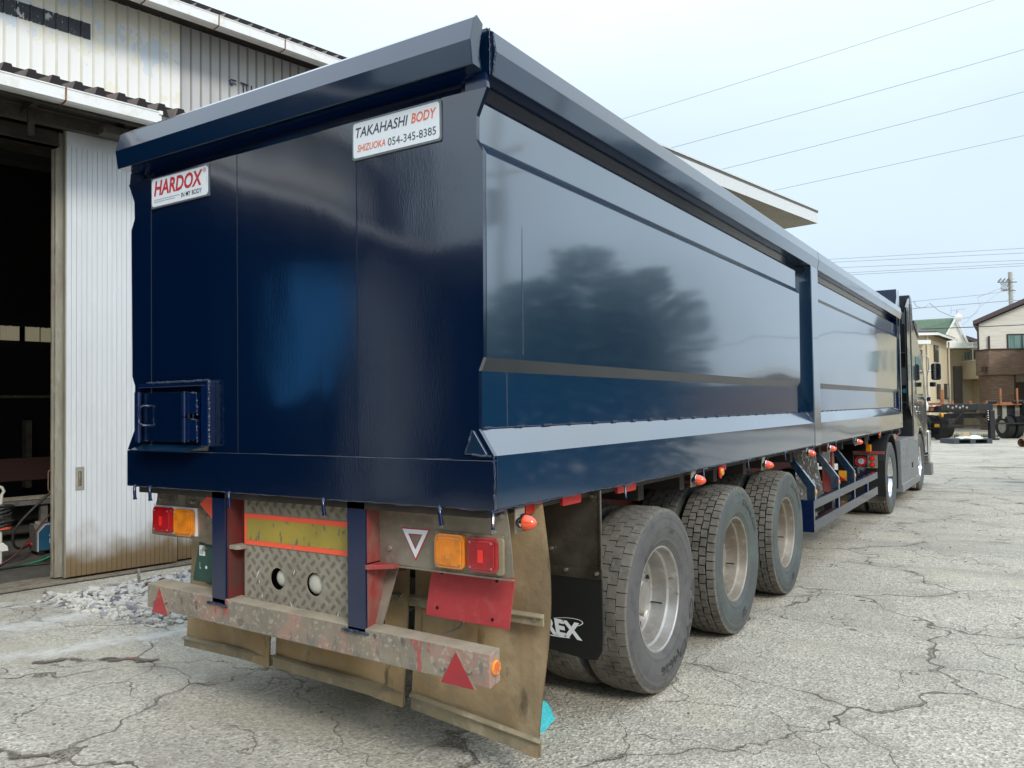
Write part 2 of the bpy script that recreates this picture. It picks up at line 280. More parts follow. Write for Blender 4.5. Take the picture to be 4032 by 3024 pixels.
def copy_tree(o, loc, label=None):
    """copy a thing with its parts (and theirs); meshes are shared"""
    c = o.copy(); S.collection.objects.link(c); c.location = loc
    if label: c['label'] = label
    for ch in list(o.children):
        d = ch.copy(); S.collection.objects.link(d); d.parent = c
        for g in list(ch.children):
            h = g.copy(); S.collection.objects.link(h); h.parent = d
    return c
def copy_part(o, parent, loc):
    """copy a part with its sub-parts under parent, moved to loc"""
    c = o.copy(); S.collection.objects.link(c); c.parent = parent; c.location = loc; WM[c.name] = Matrix.Translation(loc) @ o.matrix_basis.to_3x3().to_4x4()
    for g in list(o.children):
        h = g.copy(); S.collection.objects.link(h); h.parent = c
    return c
def text_pts(txt, shear=0, bold=0):
    cu = bpy.data.curves.new('t', 'FONT'); cu.body = txt; cu.size = 1; cu.shear = shear; cu.offset = bold; cu.resolution_u = 3
    o = bpy.data.objects.new('t', cu); S.collection.objects.link(o); bpy.context.view_layer.update()
    me = bpy.data.meshes.new_from_object(o.evaluated_get(bpy.context.evaluated_depsgraph_get()))
    vs = [v.co.copy() for v in me.vertices]; fs = [tuple(p.vertices) for p in me.polygons]
    bpy.data.objects.remove(o); bpy.data.curves.remove(cu); bpy.data.meshes.remove(me)
    x0, x1 = min(v.x for v in vs), max(v.x for v in vs); y0, y1 = min(v.y for v in vs), max(v.y for v in vs)
    return [((v.x - x0) / (x1 - x0), (v.y - y0) / (y1 - y0)) for v in vs], fs, (x1 - x0) / (y1 - y0)
def text_rect(mb, txt, fn, u0, u1, v0, v1, shear=0, bold=0, mi=0):
    """fit text into a rectangle; fn(u, v) gives the 3D point"""
    vs, fs, _ = text_pts(txt, shear, bold)
    mb.add([fn(u0 + a * (u1 - u0), v0 + b * (v1 - v0)) for a, b in vs], fs, mi)

def door_mat():
    m = K['door']; n = m.node_tree; L = n.links; b = n.nodes['Principled BSDF']; src = b.inputs['Base Color'].links[0].from_socket
    t = n.nodes.new('ShaderNodeTexCoord'); sp = n.nodes.new('ShaderNodeSeparateXYZ'); L.new(t.outputs['Object'], sp.inputs[0])
    q = n.nodes.new('ShaderNodeTexNoise'); q.inputs['Scale'].default_value = 2.2; q.inputs['Detail'].default_value = 6; L.new(t.outputs['Object'], q.inputs[0])
    a = n.nodes.new('ShaderNodeMath'); a.operation = 'MULTIPLY_ADD'; L.new(q.outputs[0], a.inputs[0]); a.inputs[1].default_value = -.75; L.new(sp.outputs[2], a.inputs[2])
    r_ = n.nodes.new('ShaderNodeMapRange'); r_.inputs[1].default_value = .16; r_.inputs[2].default_value = -.22; r_.inputs[3].default_value = 0; r_.inputs[4].default_value = .95; r_.interpolation_type = 'SMOOTHSTEP'; L.new(a.outputs[0], r_.inputs[0])
    mx_ = n.nodes.new('ShaderNodeMix'); mx_.data_type = 'RGBA'; L.new(r_.outputs[0], mx_.inputs[0]); L.new(src, mx_.inputs[6]); mx_.inputs[7].default_value = (.20, .125, .045, 1); L.new(mx_.outputs[2], b.inputs['Base Color'])
door_mat()

# ================================================================ SEMI-TRAILER
XW = 2.46                                   # body width, right outer face at x = 0
def mx(x): return -XW - x                   # mirror to the left side
TR = thing('semi_trailer', 'glossy navy blue steel dump semi-trailer with dusty rear underframe, standing on three dual-tyred axles', 'semi-trailer', (-1.23, 3, 0))
YP0, YP1, YE = 5.46, 5.735, 11.55
side_lo = [(-.14, 1.195), (0, 1.21), (0, 1.42), (-.07, 1.525), (-.14, 1.525)]
side_up = [(-.14, 1.527), (-.07, 1.527), (-.07, 1.757), (-.042, 1.81), (-.034, 2.628), (-.066, 2.680), (-.066, 2.845), (-.14, 2.845)]
for side in (0, 1):
    f = (lambda p: p) if side == 0 else (lambda p: [(mx(x), z) for x, z in p])
    for a, b in ((.022, 5.12), (YP1, YE)):
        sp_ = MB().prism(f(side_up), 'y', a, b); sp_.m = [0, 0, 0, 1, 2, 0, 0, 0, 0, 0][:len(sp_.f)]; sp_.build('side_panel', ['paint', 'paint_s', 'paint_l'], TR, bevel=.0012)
    for a, b in ((.022, YP0), (YP1, YE)):
        sp_ = MB().prism(f(side_lo), 'y', a, b); sp_.m = [1, 1, 1, 1, 0, 1, 1]; sp_.build('side_skirt', ['paint', 'paint_s'], TR, bevel=.002)
    # recessed end of the rear bay and the mid post
    MB().prism(f([(-.14, 1.527), (-.13, 1.527), (-.13, 2.93), (-.14, 2.93)]), 'y', 5.12, 5.46).build('panel_end_recess', 'paint', TR)
    MB().prism(f([(-.14, 1.20), (.004, 1.20), (.004, 2.935), (-.14, 2.935)]), 'y', YP0, YP1).build('side_post', 'paint', TR, bevel=.006)
    g = MB()
    for y0, y1 in ((5.12, 5.13),):
        g.prism(f([(-.13, 1.53), (-.045, 1.53), (-.071, 1.62), (-.12, 1.68)]), 'y', 5.34, 5.35)
        g.prism(f([(-.13, 1.53), (-.06, 1.53), (-.085, 1.60)]), 'y', 5.20, 5.21)
    g.build('corner_gusset', 'paint', TR)
    # recess under the coping, with its weld
    MB().prism(f([(-.16, 2.80), (-.135, 2.80), (-.135, 2.945), (-.16, 2.945)]), 'y', .03, YE).build('coping_web', 'paint_u', TR)
    wb = MB(); y = .06
    while y < 11.3:
        L_ = random.uniform(.10, .17); q = -.131; q = q if side == 0 else mx(q)
        if not (5.1 < y < 5.75): wb.cyl((q, y, 2.895), (q, y + L_, 2.895), .005, n=5)
        y += L_ + .015
    wb.build('weld_bead', 'weld', TR, kind='stuff')
    cop = [(.0, 2.935), (.017, 3.03), (.003, 3.115), (-.03, 3.14), (-.15, 3.14), (-.15, 2.935)]
    for a, b in ((.030, 5.745), (5.757, 11.62)):
        MB().prism(f(cop), 'y', a, b).build('side_coping', 'paint_c', TR, bevel=.003)
    # skirt top weld ticks
    wb = MB(); y = .05
    while y < 11.4:
        if not 5.4 < y < 5.8:
            q = -.067 if side == 0 else mx(-.067)
            for k in range(5):
                wb.cyl((q, y + random.uniform(-.03, .03), 1.529), (q, y + random.uniform(.0, .05), 1.531), random.uniform(.003, .006), n=5)
        y += .235
    for a, b in ((.03, 5.1), (5.76, 11.4)): wb.cyl((-.069 if side == 0 else mx(-.069), a, 1.5285), (-.069 if side == 0 else mx(-.069), b, 1.5285), .003, n=5)
    wb.build('skirt_weld', 'weld', TR, kind='stuff')
    # vertical plate laps near the rear corner
    lap = MB()
    lap.prism(f([(-.0715, 1.53), (-.0685, 1.53), (-.0685, 1.755), (-.0715, 1.755)]), 'y', .20, .206)
    lap.prism(f([(-.0425, 1.83), (-.0385, 1.83), (-.0355, 2.62), (-.0395, 2.62)]), 'y', .285, .290)
    lap.build('plate_lap_weld', 'weld', TR)
# bottom sheet and inner floor of the body
MB().box(-2.40, -.06, .03, 11.5, 1.17, 1.205).build('body_floor', 'darkunder', TR)
MB().box(-2.30, -.16, .10, .14, 1.25, 2.9).build('inner_wall', 'paint_u', TR); MB().box(-2.30, -.16, 11.4, 11.44, 1.25, 3.0).build('inner_wall', 'paint_u', TR)

# rear wall: upright plates with lapped seams, side outline follows the body profile
outR = [(0, 1.207), (0, 1.42), (-.071, 1.525), (-.069, 1.757), (-.044, 1.81), (-.036, 2.626), (-.066, 2.685), (-.064, 2.78), (-.012, 2.885)]
seams = [-2.245, -1.735, -1.53, -.938, -.722, -.236]
def plate(poly, y0, y1, t=.018, name='rear_plate'):
    """poly in (x, z); y0 and y1 the front depth at the plate's left and right edge"""
    x0 = min(p[0] for p in poly); x1 = max(p[0] for p in poly)
    fr = [(x, y0 + (y1 - y0) * (x - x0) / (x1 - x0), z) for x, z in poly]; bk = [(x, .022, z) for x, z in poly]
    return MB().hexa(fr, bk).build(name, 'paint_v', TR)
offs = [(-.001, .001), (.0035, .0015), (-.001, .0005), (.003, .0045), (.0, -.001), (.003, .004), (0, 0)]
Z0 = 1.405
xs = [None] + seams + [None]
for i in range(7):
    if i == 0: poly = [(seams[0], Z0), (seams[0], 2.89)] + [(mx(x), z) for x, z in outR[::-1] if z > 1.43] + [(mx(0), Z0)]
    elif i == 6: poly = [(seams[5], 2.89), (seams[5], Z0), (0, Z0)] + [(x, z) for x, z in outR if z > 1.41]
    else: poly = [(xs[i], Z0), (xs[i + 1], Z0), (xs[i + 1], 2.89), (xs[i], 2.89)]
    plate(poly, *offs[i])
for q_ in (lambda x: x, mx): MB().prism([(q_(-.12), 2.888), (q_(-.013), 2.888), (q_(-.022), 2.948), (q_(-.12), 2.948)], 'y', .004, .024).build('corner_web', 'paint_u', TR)
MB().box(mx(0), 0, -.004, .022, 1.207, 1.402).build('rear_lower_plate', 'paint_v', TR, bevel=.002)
MB().prism([(-.095, 1.52), (-.03, 1.425), (-.14, 1.425)], 'y', -.007, .001).build('corner_patch_plate', 'paint', TR, bevel=.002)
wb = MB()
def bead(a, b, r=.004, step=.02, j=.003):
    a = Vector(a); b = Vector(b); n = max(2, int((b - a).length / step)); p = a
    for i in range(n):
        q = a + (b - a) * (i + 1) / n + Vector([random.uniform(-j, j) for _ in range(3)]); wb.cyl(p, q, r * random.uniform(.7, 1.4), n=5); p = q
bead((-.1, -.006, 1.425), (-.01, -.006, 1.42)); bead((-.135, -.006, 1.43), (-.098, -.006, 1.52))
bead((mx(0), -.001, 1.2065), (0, -.001, 1.2065), .002, .05); bead((0, 0, 1.21), (0, 0, 1.42), .003)
bead((0, .02, 1.207), (0, 5.4, 1.207), .003, .04); bead((-.003, 5.76, 1.207), (-.003, 11.5, 1.207), .003, .05)
bead((mx(0) + .3, -.004, 1.403), (-.2, -.004, 1.403), .0015, .08, .001)
wb.build('body_edge_weld', 'weld', TR, kind='stuff')
# rear coping with end caps
cr_ = [(-.074, 2.955), (-.088, 3.05), (-.062, 3.145), (-.04, 3.165), (.003, 3.142), (-.026, 3.024), (-.008, 2.95)]
MB().prism(cr_, 'x', -2.437, -.027).build('rear_coping', 'paint_c', TR, bevel=.003)
MB().prism([(-.04, 2.952), (-.055, 3.04), (-.035, 3.155), (.10, 3.155), (.10, 2.938), (.03, 2.938)], 'x', -2.36, -.10).build('rear_coping_core', 'paint_u', TR)
MB().box(-2.385, -.075, .045, .075, 2.84, 2.945).build('coping_web', 'paint_u', TR)
wb = MB()
def jag(pts, r=.006):
    for a, b in zip(pts[:-1], pts[1:]): bead(a, b, r, .008, .0018)
jag([(-.001, .029, 2.94), (.014, .029, 3.03), (.001, .029, 3.112), (-.030, .029, 3.135)], .0035); jag([(-.014, .026, 2.945), (-.012, .026, 3.13)], .003)
jag([(mx(.0), .029, 2.94), (mx(.014), .029, 3.03), (mx(.003), .029, 3.112)], .0035)
wb.build('corner_weld', 'weld', TR, kind='stuff')
# headboard rising at the front end
MB().box(-2.42, -.045, 11.55, 11.60, 1.2, 3.415).build('headboard', 'paint_u', TR, bevel=.004)
for q in (-.012, mx(-.012) - .006): MB().hexa([(q, 11.32, 3.13), (q, 11.60, 3.40), (q, 11.62, 3.05), (q, 11.6, 1.25), (q, 11.55, 1.25), (q, 11.54, 2.93)], [(q - .02, 11.32, 3.13), (q - .02, 11.60, 3.40), (q - .02, 11.62, 3.05), (q - .02, 11.6, 1.25), (q - .02, 11.55, 1.25), (q - .02, 11.54, 2.93)]).build('headboard_gusset', 'paint', TR)

# hatch low on the left of the rear wall
HT = MB().box(-2.315, -1.70, -.030, .0, 1.742, 1.765).box(-1.755, -1.70, -.045, 0, 1.435, 1.742).build('rear_hatch', 'paint_u', TR, bevel=.003)
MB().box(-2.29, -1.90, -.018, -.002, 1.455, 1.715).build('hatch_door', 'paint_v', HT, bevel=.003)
for x, zs, r_ in ((-2.305, [1.45, 1.50, 1.555, 1.61, 1.665, 1.715], .020), (-1.905, [1.455, 1.485, 1.53, 1.575], .015), (-1.905, [1.59, 1.62, 1.665, 1.71], .015)):
    h = MB()
    for a, b in zip(zs[:-1], zs[1:]): h.cyl((x, -.035, a + .0015), (x, -.035, b - .0015), r_, n=14)
    h.cyl((x, -.035, zs[0] - .004), (x, -.035, zs[-1] + .006), r_ * .6, n=8)
    if r_ < .018: h.box(x + .012, x + .095, -.028, -.010, zs[0] + .01, zs[-1] - .005)
    else: h.box(x - .045, x - .02, -.03, -.005, 1.45, 1.72)
    h.build('hinge', 'paint_u', HT, smooth=40)
MB().tube([(-2.225, -.015, 1.645), (-2.235, -.05, 1.645), (-2.262, -.06, 1.635), (-2.268, -.062, 1.60), (-2.262, -.06, 1.555), (-2.235, -.05, 1.54), (-2.225, -.015, 1.54)], .006, 8).build('handle', 'paint_u', HT, smooth=60)
MB().hexa([(-2.33, -.002, 1.437), (-1.86, -.002, 1.437), (-1.76, -.002, 1.44), (-1.86, -.07, 1.41), (-2.33, -.07, 1.41)], [(-2.33, -.002, 1.431), (-1.86, -.002, 1.431), (-1.76, -.002, 1.434), (-1.86, -.07, 1.404), (-2.33, -.07, 1.404)]).build('chute_lip', 'paint', HT)
wb = MB()
jag([(-2.24, -.028, 1.768), (-1.70, -.034, 1.768)], .005); jag([(-1.697, -.04, 1.765), (-1.697, -.04, 1.437)], .006); jag([(-2.28, -.012, 1.71), (-2.28, -.012, 1.46)], .004)
for z in (1.70, 1.565): jag([(-1.86, -.028, z + .008), (-1.815, -.026, z + .004), (-1.81, -.026, z - .11)], .004)
wb.build('hatch_weld', 'weld', HT, kind='stuff')

# sign plates on the rear wall
def rear_fn(x0, x1, z0, z1, y): return lambda u, v: (x0 + u * (x1 - x0), y, z0 + v * (z1 - z0))
def rrect(x0, x1, z0, z1, r, n=5):
    pts = []
    for cx, cz, a0 in ((x1 - r, z1 - r, 0), (x0 + r, z1 - r, 90), (x0 + r, z0 + r, 180), (x1 - r, z0 + r, 270)):
        for i in range(n + 1): a = R(a0 + 90 * i / n); pts.append((cx + r * math.cos(a), cz + r * math.sin(a)))
    return pts
sg = MB().prism(rrect(-.737, -.237, 2.713, 2.886, .012), 'y', -.006, .004).build('maker_sign', 'sgrey', TR)
MB().prism(rrect(-.728, -.246, 2.7215, 2.8765, .012), 'y', -.0075, -.006).build('sign_face', 'white', sg)
F_ = rear_fn(-.728, -.246, 2.7215, 2.8765, -.0085)
t1 = MB(); text_rect(t1, 'TAKAHASHI', F_, .03, .655, .57, .86, shear=.22, bold=.012); t1.build('lettering', 'pr_dark', sg); t1 = MB(); text_rect(t1, '054-345-8385', F_, .42, .965, .13, .35); t1.build('lettering', 'pr_dark', sg)
t1 = MB(); text_rect(t1, 'BODY', F_, .69, .97, .58, .86, shear=.22, bold=.02); t1.build('lettering', 'pr_or', sg); t1 = MB(); text_rect(t1, 'SHIZUOKA', F_, .05, .39, .16, .36, shear=.22, bold=.012); t1.build('lettering', 'pr_or', sg)
sg = MB().box(-2.231, -1.737, -.0055, .004, 2.716, 2.880).build('steel_sign', 'sgrey', TR)
MB().prism(rrect(-2.224, -1.745, 2.7235, 2.8735, .02), 'y', -.007, -.0055).build('sign_face', 'white', sg)
F_ = rear_fn(-2.224, -1.745, 2.7235, 2.8735, -.008)
t1 = MB(); text_rect(t1, 'HARDOX', F_, .045, .915, .37, .92, shear=.2, bold=.03)
for k in range(20):
    a, b = 2 * math.pi * k / 20, 2 * math.pi * (k + 1) / 20
    t1.add([F_(.948 + rr * math.cos(c), .865 + rr * 3.1 * math.sin(c)) for rr, c in ((.024, a), (.024, b), (.019, b), (.019, a))], [(0, 1, 2, 3)])
text_rect(t1, 'R', F_, .939, .957, .83, .90); t1.build('lettering', 'pr_red', sg)
t1 = MB(); text_rect(t1, 'IN MY BODY', F_, .54, .90, .11, .28, bold=.012); t1.build('lettering', 'pr_navy', sg)
t1 = MB()
for u0, u1, v0 in ((.05, .50, .215), (.05, .41, .14)):
    u = u0
    while u < u1: l_ = random.uniform(.008, .03); t1.add([F_(u, v0), F_(u + l_, v0), F_(u + l_, v0 + .03), F_(u, v0 + .03)], [(0, 1, 2, 3)]); u += l_ + .004
t1.add([F_(.982, .4), F_(.985, .4), F_(.985, .62), F_(.982, .62)], [(0, 1, 2, 3)])
t1.build('fine_print', 'pr_grey', sg)

# tarpaulin hooks under the body edge
def hook_mesh(side):
    h = MB()
    if side: h.cyl((-.01, -.045, 0), (-.01, .045, 0), .008, n=8); h.tube([(-.01, -.03, 0), (-.004, -.036, -.012), (.004, -.05, -.05), (.006, -.052, -.062)], .006, 6); h.cyl((.006, -.052, -.06), (.006, -.053, -.066), .009, n=8)
    else: h.tube([(-.02, .02, .004), (-.01, .0, .004), (-.003, -.012, -.004), (.001, -.014, -.03), (.008, -.016, -.066)], .0085, 8); h.cyl((.008, -.016, -.062), (.009, -.016, -.07), .011, n=8)
    return h.mesh('tarp_hook', K['paint_u'], smooth=50)
hm = hook_mesh(0)
for x in (-2.375, -2.235, -1.58, -.925, -.26): place('tarp_hook', hm, TR, loc=(x, .0, 1.205))
hm = hook_mesh(1)
for y in (.03, 1.24, 2.41, 3.36, 4.40, 5.44, 6.455, 7.40, 8.43, 9.35, 10.39): place('tarp_hook', hm, TR, loc=(0, y, 1.203))

# ---- rear underframe
def tri(pts, y, t=.004): return [(x, y, z) for x, z in pts]
for x0, x1, zb in ((-1.770, -1.667, .635), (-.822, -.715, .628)):
    MB().box(x0, x1, .030, .044, zb, 1.206).build('rear_post', 'paint_u', TR, bevel=.002)
    wb = MB(); jag([(x0 - .03, .025, zb), (x0 + .02, .022, zb + .004), (x1 - .02, .022, zb + .002), (x1 + .02, .03, zb - .004)], .006); wb.build('post_foot_weld', 'weld', TR, kind='stuff')
MB().box(-.728, -.716, .044, .24, .93, 1.2).hexa([(-.728, .044, .905), (-.728, .19, .905), (-.728, .085, .63), (-.728, .044, .63)], [(-.716, .044, .905), (-.716, .19, .905), (-.716, .085, .63), (-.716, .044, .63)]).build('post_web', 'red', TR)
MB().hexa([(-.716, .19, .905), (-.66, .19, .905), (-.68, .085, .63), (-.716, .085, .63)], [(-.716, .2, .905), (-.66, .2, .905), (-.68, .095, .63), (-.716, .095, .63)]).build('post_web_flange', 'panel_d', TR)
MB().prism([(-.716, .03), (-.70, .028), (-.612, .10), (-.605, .125), (-.62, .19), (-.716, .19)], 'z', .905, .925).build('gusset_plate', 'red', TR, bevel=.002)
MB().box(-1.667, -1.655, .044, .24, .64, 1.2).box(-1.655, -1.605, .12, .13, .64, 1.2).build('post_web', 'redbrown', TR)
MB().prism([(-1.655, .045), (-1.60, .045), (-1.585, .06), (-1.585, .13), (-1.655, .13)], 'z', .915, .935).build('gusset_plate', 'dirt_steel', TR, bevel=.002)

def plate_holes(x0, x1, z0, z1, holes, y, t):
    from mathutils.geometry import delaunay_2d_cdt
    vs = [Vector(p) for p in ((x0, z0), (x1, z0), (x1, z1), (x0, z1))]; fcs = [[0, 1, 2, 3]]; ed = [(0, 1), (1, 2), (2, 3), (3, 0)]
    for cx, cz, r, n in holes:
        b = len(vs)
        for i in range(n): vs.append(Vector((cx + r * math.cos(2 * math.pi * i / n), cz + r * math.sin(2 * math.pi * i / n))))
        ed += [(b + i, b + (i + 1) % n) for i in range(n)]
    rv, re, rf, *_ = delaunay_2d_cdt(vs, ed, [], 0, 1e-6)
    m = MB(); out = []
    for f in rf:
        c = sum((Vector(rv[i]) for i in f), Vector((0, 0))) / len(f)
        if all((c - Vector((cx, cz))).length > r * .97 for cx, cz, r, n in holes): out.append(tuple(f))
    m.add([(v[0], y, v[1]) for v in rv], out)
    for cx, cz, r, n in holes:
        m.add([(cx + r * math.cos(2 * math.pi * i / n), yy, cz + r * math.sin(2 * math.pi * i / n)) for yy in (y, y + t) for i in range(n)], [(i, (i + 1) % n, n + (i + 1) % n, n + i) for i in range(n)])
    return m
holes = [(-1.36, .785, .054, 28), (-1.105, .785, .056, 28)]
cp = plate_holes(-1.605, -.822, .625, 1.20, holes, .100, .006).build('chequer_plate', 'cheq', TR)
MB().box(-1.70, -.75, .19, .195, .60, 1.2).build('backing_sheet', 'blackmetal', TR)
rg = MB(); pitch = .046; c45 = math.cos(R(45))
for i in range(-30, 31):
    for j in range(-30, 31):
        cx = -1.21 + (i - j) * pitch * c45; cz = .92 + (i + j) * pitch * c45
        if not (-1.595 < cx < -.83 and .64 < cz < 1.19) or any(math.hypot(cx - h[0], cz - h[1]) < .068 for h in holes) or (.925 < cz < 1.105): continue
        a = R(45) if (i + j) % 2 == 0 else R(-45)
        for k in range(5):
            o = (k - 2) * .0075; px, pz = cx - o * math.sin(a), cz + o * math.cos(a); l_ = .016 - .002 * abs(k - 2)
            dx, dz = math.cos(a) * l_, math.sin(a) * l_; nx, nz_ = -math.sin(a) * .0022, math.cos(a) * .0022
            rg.add([(px - dx, .0995, pz - dz), (px + nx, .0975, pz + nz_), (px + dx, .0995, pz + dz), (px - nx, .0975, pz - nz_), (px - nx * .3, .0970, pz)], [(0, 1, 4), (1, 2, 4), (2, 3, 4), (3, 0, 4)])
rg.build('tread_ridges', 'tread_r', cp, kind='stuff')
tp = MB().box(-1.600, -.823, .0955, .0985, .938, 1.094).build('reflective_board', 'or_tape', TR)
MB().box(-1.580, -.823, .0940, .0955, .962, 1.070).build('yellow_field', 'yel_tape', tp)
MB().box(-1.247, -1.243, .0930, .0940, .938, .962).build('board_joint', 'bolt', tp)
for cx, cz, rr_ in ((-1.350, .787, .042), (-1.117, .785, .052)):
    MB().lathe([(.108, .001), (.110, rr_ * .5), (.116, rr_ * .85), (.124, rr_), (.16, rr_)], 24, 'y', (cx, 0, cz)).build('round_lamp', 'lampw', TR, smooth=60)
sc = MB()
for x, z, a, l_ in ((-1.50, .80, 60, .03), (-1.49, .76, 100, .012), (-1.24, .83, 70, .015), (-1.47, .69, 80, .012), (-1.26, .67, 120, .02), (-.95, .66, 70, .02)):
    dx, dz = math.cos(R(a)) * l_, math.sin(R(a)) * l_; sc.add([(x - dx, .0968, z - dz), (x + .003, .0968, z), (x + dx, .0968, z + dz), (x - .003, .0968, z)], [(0, 1, 2, 3)])
sc.build('scratch_mark', 'white', cp)

# bumper
bf = [(-2.325, .03, .676), (-.055, .03, .634), (-.055, .03, .498), (-2.325, .03, .548)]
bb = [(-2.325, .145, .682), (-.055, .105, .643), (-.055, .105, .508), (-2.325, .145, .556)]
bu = MB().hexa(bf, bb, 0); bu.m = [0] * len(bu.m)
for i, f in enumerate(bu.f):
    zz = [bu.v[k][2] for k in f]; yy = [bu.v[k][1] for k in f]
    if len(f) == 4 and min(zz) > .62: bu.m[i] = 1
bu = bu.build('bumper', ['bumper', 'bump_top'], TR, bevel=.004)
for a, b, c in (((-.213, .622), (-.290, .492), (-.125, .489)), ((-2.199, .665), (-2.265, .533), (-2.128, .527))):
    g_ = [(a[0], a[1] + .006), (b[0] - .007, b[1] - .004), (c[0] + .007, c[1] - .004)]
    o = MB().prism(g_, 'y', .020, .030).build('triangle_reflector', 'panel_d', bu, bevel=.001)
    MB().prism([a, b, c], 'y', .017, .0205).build('reflector_face', 'refl_r', bu)
    MB().cyl((b[0] + .01, .015, (a[1] + b[1]) / 2 - .01), (b[0] + .01, .03, (a[1] + b[1]) / 2 - .01), .008, n=8).cyl((c[0] - .022, .015, (a[1] + c[1]) / 2 - .0), (c[0] - .022, .03, (a[1] + c[1]) / 2), .008, n=8).build('screw', 'bolt', bu)
sm_ = MB()
for x, dz, w_, h_ in ((-2.02, .075, .010, .020), (-1.90, .07, .012, .022), (-1.55, .035, .022, .018), (-.66, .11, .010, .012), (-.50, .115, .012, .016)):
    zz = .548 + (.498 - .548) * (x + 2.325) / 2.27 + dz; sm_.add([(x + w_ * math.cos(a) * (1 + .25 * math.sin(3 * a)), .0285, zz + h_ * math.sin(a)) for a in [k * .524 for k in range(12)]], [tuple(range(12))])
sm_.build('grease_spot', 'spot', bu)
r_ = MB().lathe([(0, .001), (.004, .0), (.008, .012), (.010, .026), (.006, .031), (0, .031)], 20, 'x', (-.055, .070, .573)).build('round_reflector', 'lens_o', bu, smooth=40)
st = MB()
for k in range(6):
    a = R(60 * k + 15); st.add([(-.0445, .070, .573)] + [(-.0445, .070 + .024 * math.cos(a + d), .573 + .024 * math.sin(a + d)) for d in (-.22, .22)], [(0, 1, 2)])
st.build('reflector_star', 'pr_or', bu)

# lamp panels
pn = [(-.716, 1.195), (-.716, .925), (-.62, .921), (-.40, .915), (-.08, .915), (-.002, .925), (-.005, 1.0), (-.018, 1.12), (-.03, 1.195)]
MB().prism(pn, 'y', .128, .132).box(-.66, .0, .120, .135, .910, .917).build('lamp_panel', 'panel_d', TR, label='dusty stainless lamp panel right of the rear posts')
st = MB()
def triring(o_, i_, y):
    for k in range(3): st.add([(p[0], y, p[1]) for p in (o_[k], o_[(k + 1) % 3], i_[(k + 1) % 3], i_[k])], [(0, 1, 2, 3)])
triring([(-.59, 1.087), (-.425, 1.088), (-.507, .945)], [(-.540, 1.058), (-.475, 1.0585), (-.507, 1.003)], .1270); st.build('triangle_sticker', 'pr_red', TR); st = MB()
o_ = [(-.581, 1.082), (-.434, 1.083), (-.507, .957)]; i_ = [(-.548, 1.063), (-.467, 1.0635), (-.507, .995)]
for k in range(3): st.add([(p[0], .1255, p[1]) for p in (o_[k], o_[(k + 1) % 3], i_[(k + 1) % 3], i_[k])], [(0, 1, 2, 3)])
st.build('triangle_sticker_band', 'white', TR)
def lamp(x0, x1, z0, z1, y, lens, deep):
    b = MB().prism(rrect(x0, x1, z0, z1, .026), 'y', y - .022, y).build('tail_lamp', 'lens_r' if lens == 'lens_r' else 'lens_o', TR, bevel=.003)
    MB().prism(rrect(x0 + .012, x1 - .012, z0 + .012, z1 - .012, .02), 'y', y - .028, y - .0222).build('lamp_lens', lens, b, bevel=.003)
    gr = MB(); n = 14
    for k in range(n):
        xx = x0 + .02 + (x1 - x0 - .04) * k / (n - 1); gr.box(xx - .0012, xx + .0012, y - .0295, y - .028, z0 + .018, z1 - .018)
        zz = z0 + .02 + (z1 - z0 - .04) * k / (n - 1); gr.box(x0 + .018, x1 - .018, y - .0293, y - .028, zz - .001, zz + .001)
    gr.build('lens_ribs', deep, b, kind='stuff')
    for sx_, sz_ in ((x0 + .024, z1 - .02), (x1 - .024, z1 - .02), (x0 + .024, z0 + .02), (x1 - .024, z0 + .02)):
        MB().cyl((sx_, y - .031, sz_), (sx_, y - .027, sz_), .005, n=8).build('screw', 'bolt', b)
    hb = MB().box((x0 + x1) / 2 - .015, (x0 + x1) / 2 + .012, y - .0300, y - .0292, (z0 + z1) / 2 - .03, (z0 + z1) / 2 + .022).build('bulb_glow', 'lens_r2' if lens == 'lens_r' else 'lens_o', b)
MB().box(-.395, -.045, .122, .128, .930, 1.088).build('lamp_backing', 'flap_bar', TR)
lamp(-.385, -.226, .936, 1.080, .124, 'lens_o', 'lens_o'); lamp(-.214, -.060, .936, 1.078, .122, 'lens_r', 'lens_r')
MB().prism(rrect(-.075, -.038, .928, 1.078, .012), 'y', .112, .128).build('lamp_gasket', 'flap_bar', TR, bevel=.003)
for x, z in ((-.36, 1.115), (-.092, 1.10), (-.655, .99), (-.05, 1.17)):
    MB().cyl((x, .118, z), (x, .128, z), .009, n=6).cyl((x, .124, z), (x, .1275, z), .014, n=10).build('bolt', 'bolt', TR)
pl = [(-1.77, 1.195), (-2.375, 1.195), (-2.385, 1.12), (-2.425, 1.02), (-2.432, .925), (-2.30, .921), (-2.10, .925), (-1.95, .905), (-1.77, .90)]
MB().prism(pl, 'y', .128, .132).build('lamp_panel', 'inox', TR, label='crumpled stainless lamp panel left of the rear posts')
MB().box(-2.405, -2.02, .122, .128, .940, 1.090).build('lamp_backing', 'white', TR)
lamp(-2.385, -2.215, .942, 1.085, .122, 'lens_r', 'lens_r'); lamp(-2.197, -2.032, .938, 1.083, .122, 'lens_o', 'lens_o')
MB().prism([(-2.0, 1.115), (-1.90, 1.185), (-1.80, 1.19), (-1.80, 1.05), (-1.90, 1.045)], 'y', .1255, .1275).build('diagonal_tape', 'or_tape', TR)
for x, z in ((-2.345, 1.125), (-2.06, 1.12)): MB().cyl((x, .118, z), (x, .128, z), .008, n=8).build('bolt', 'bolt', TR)
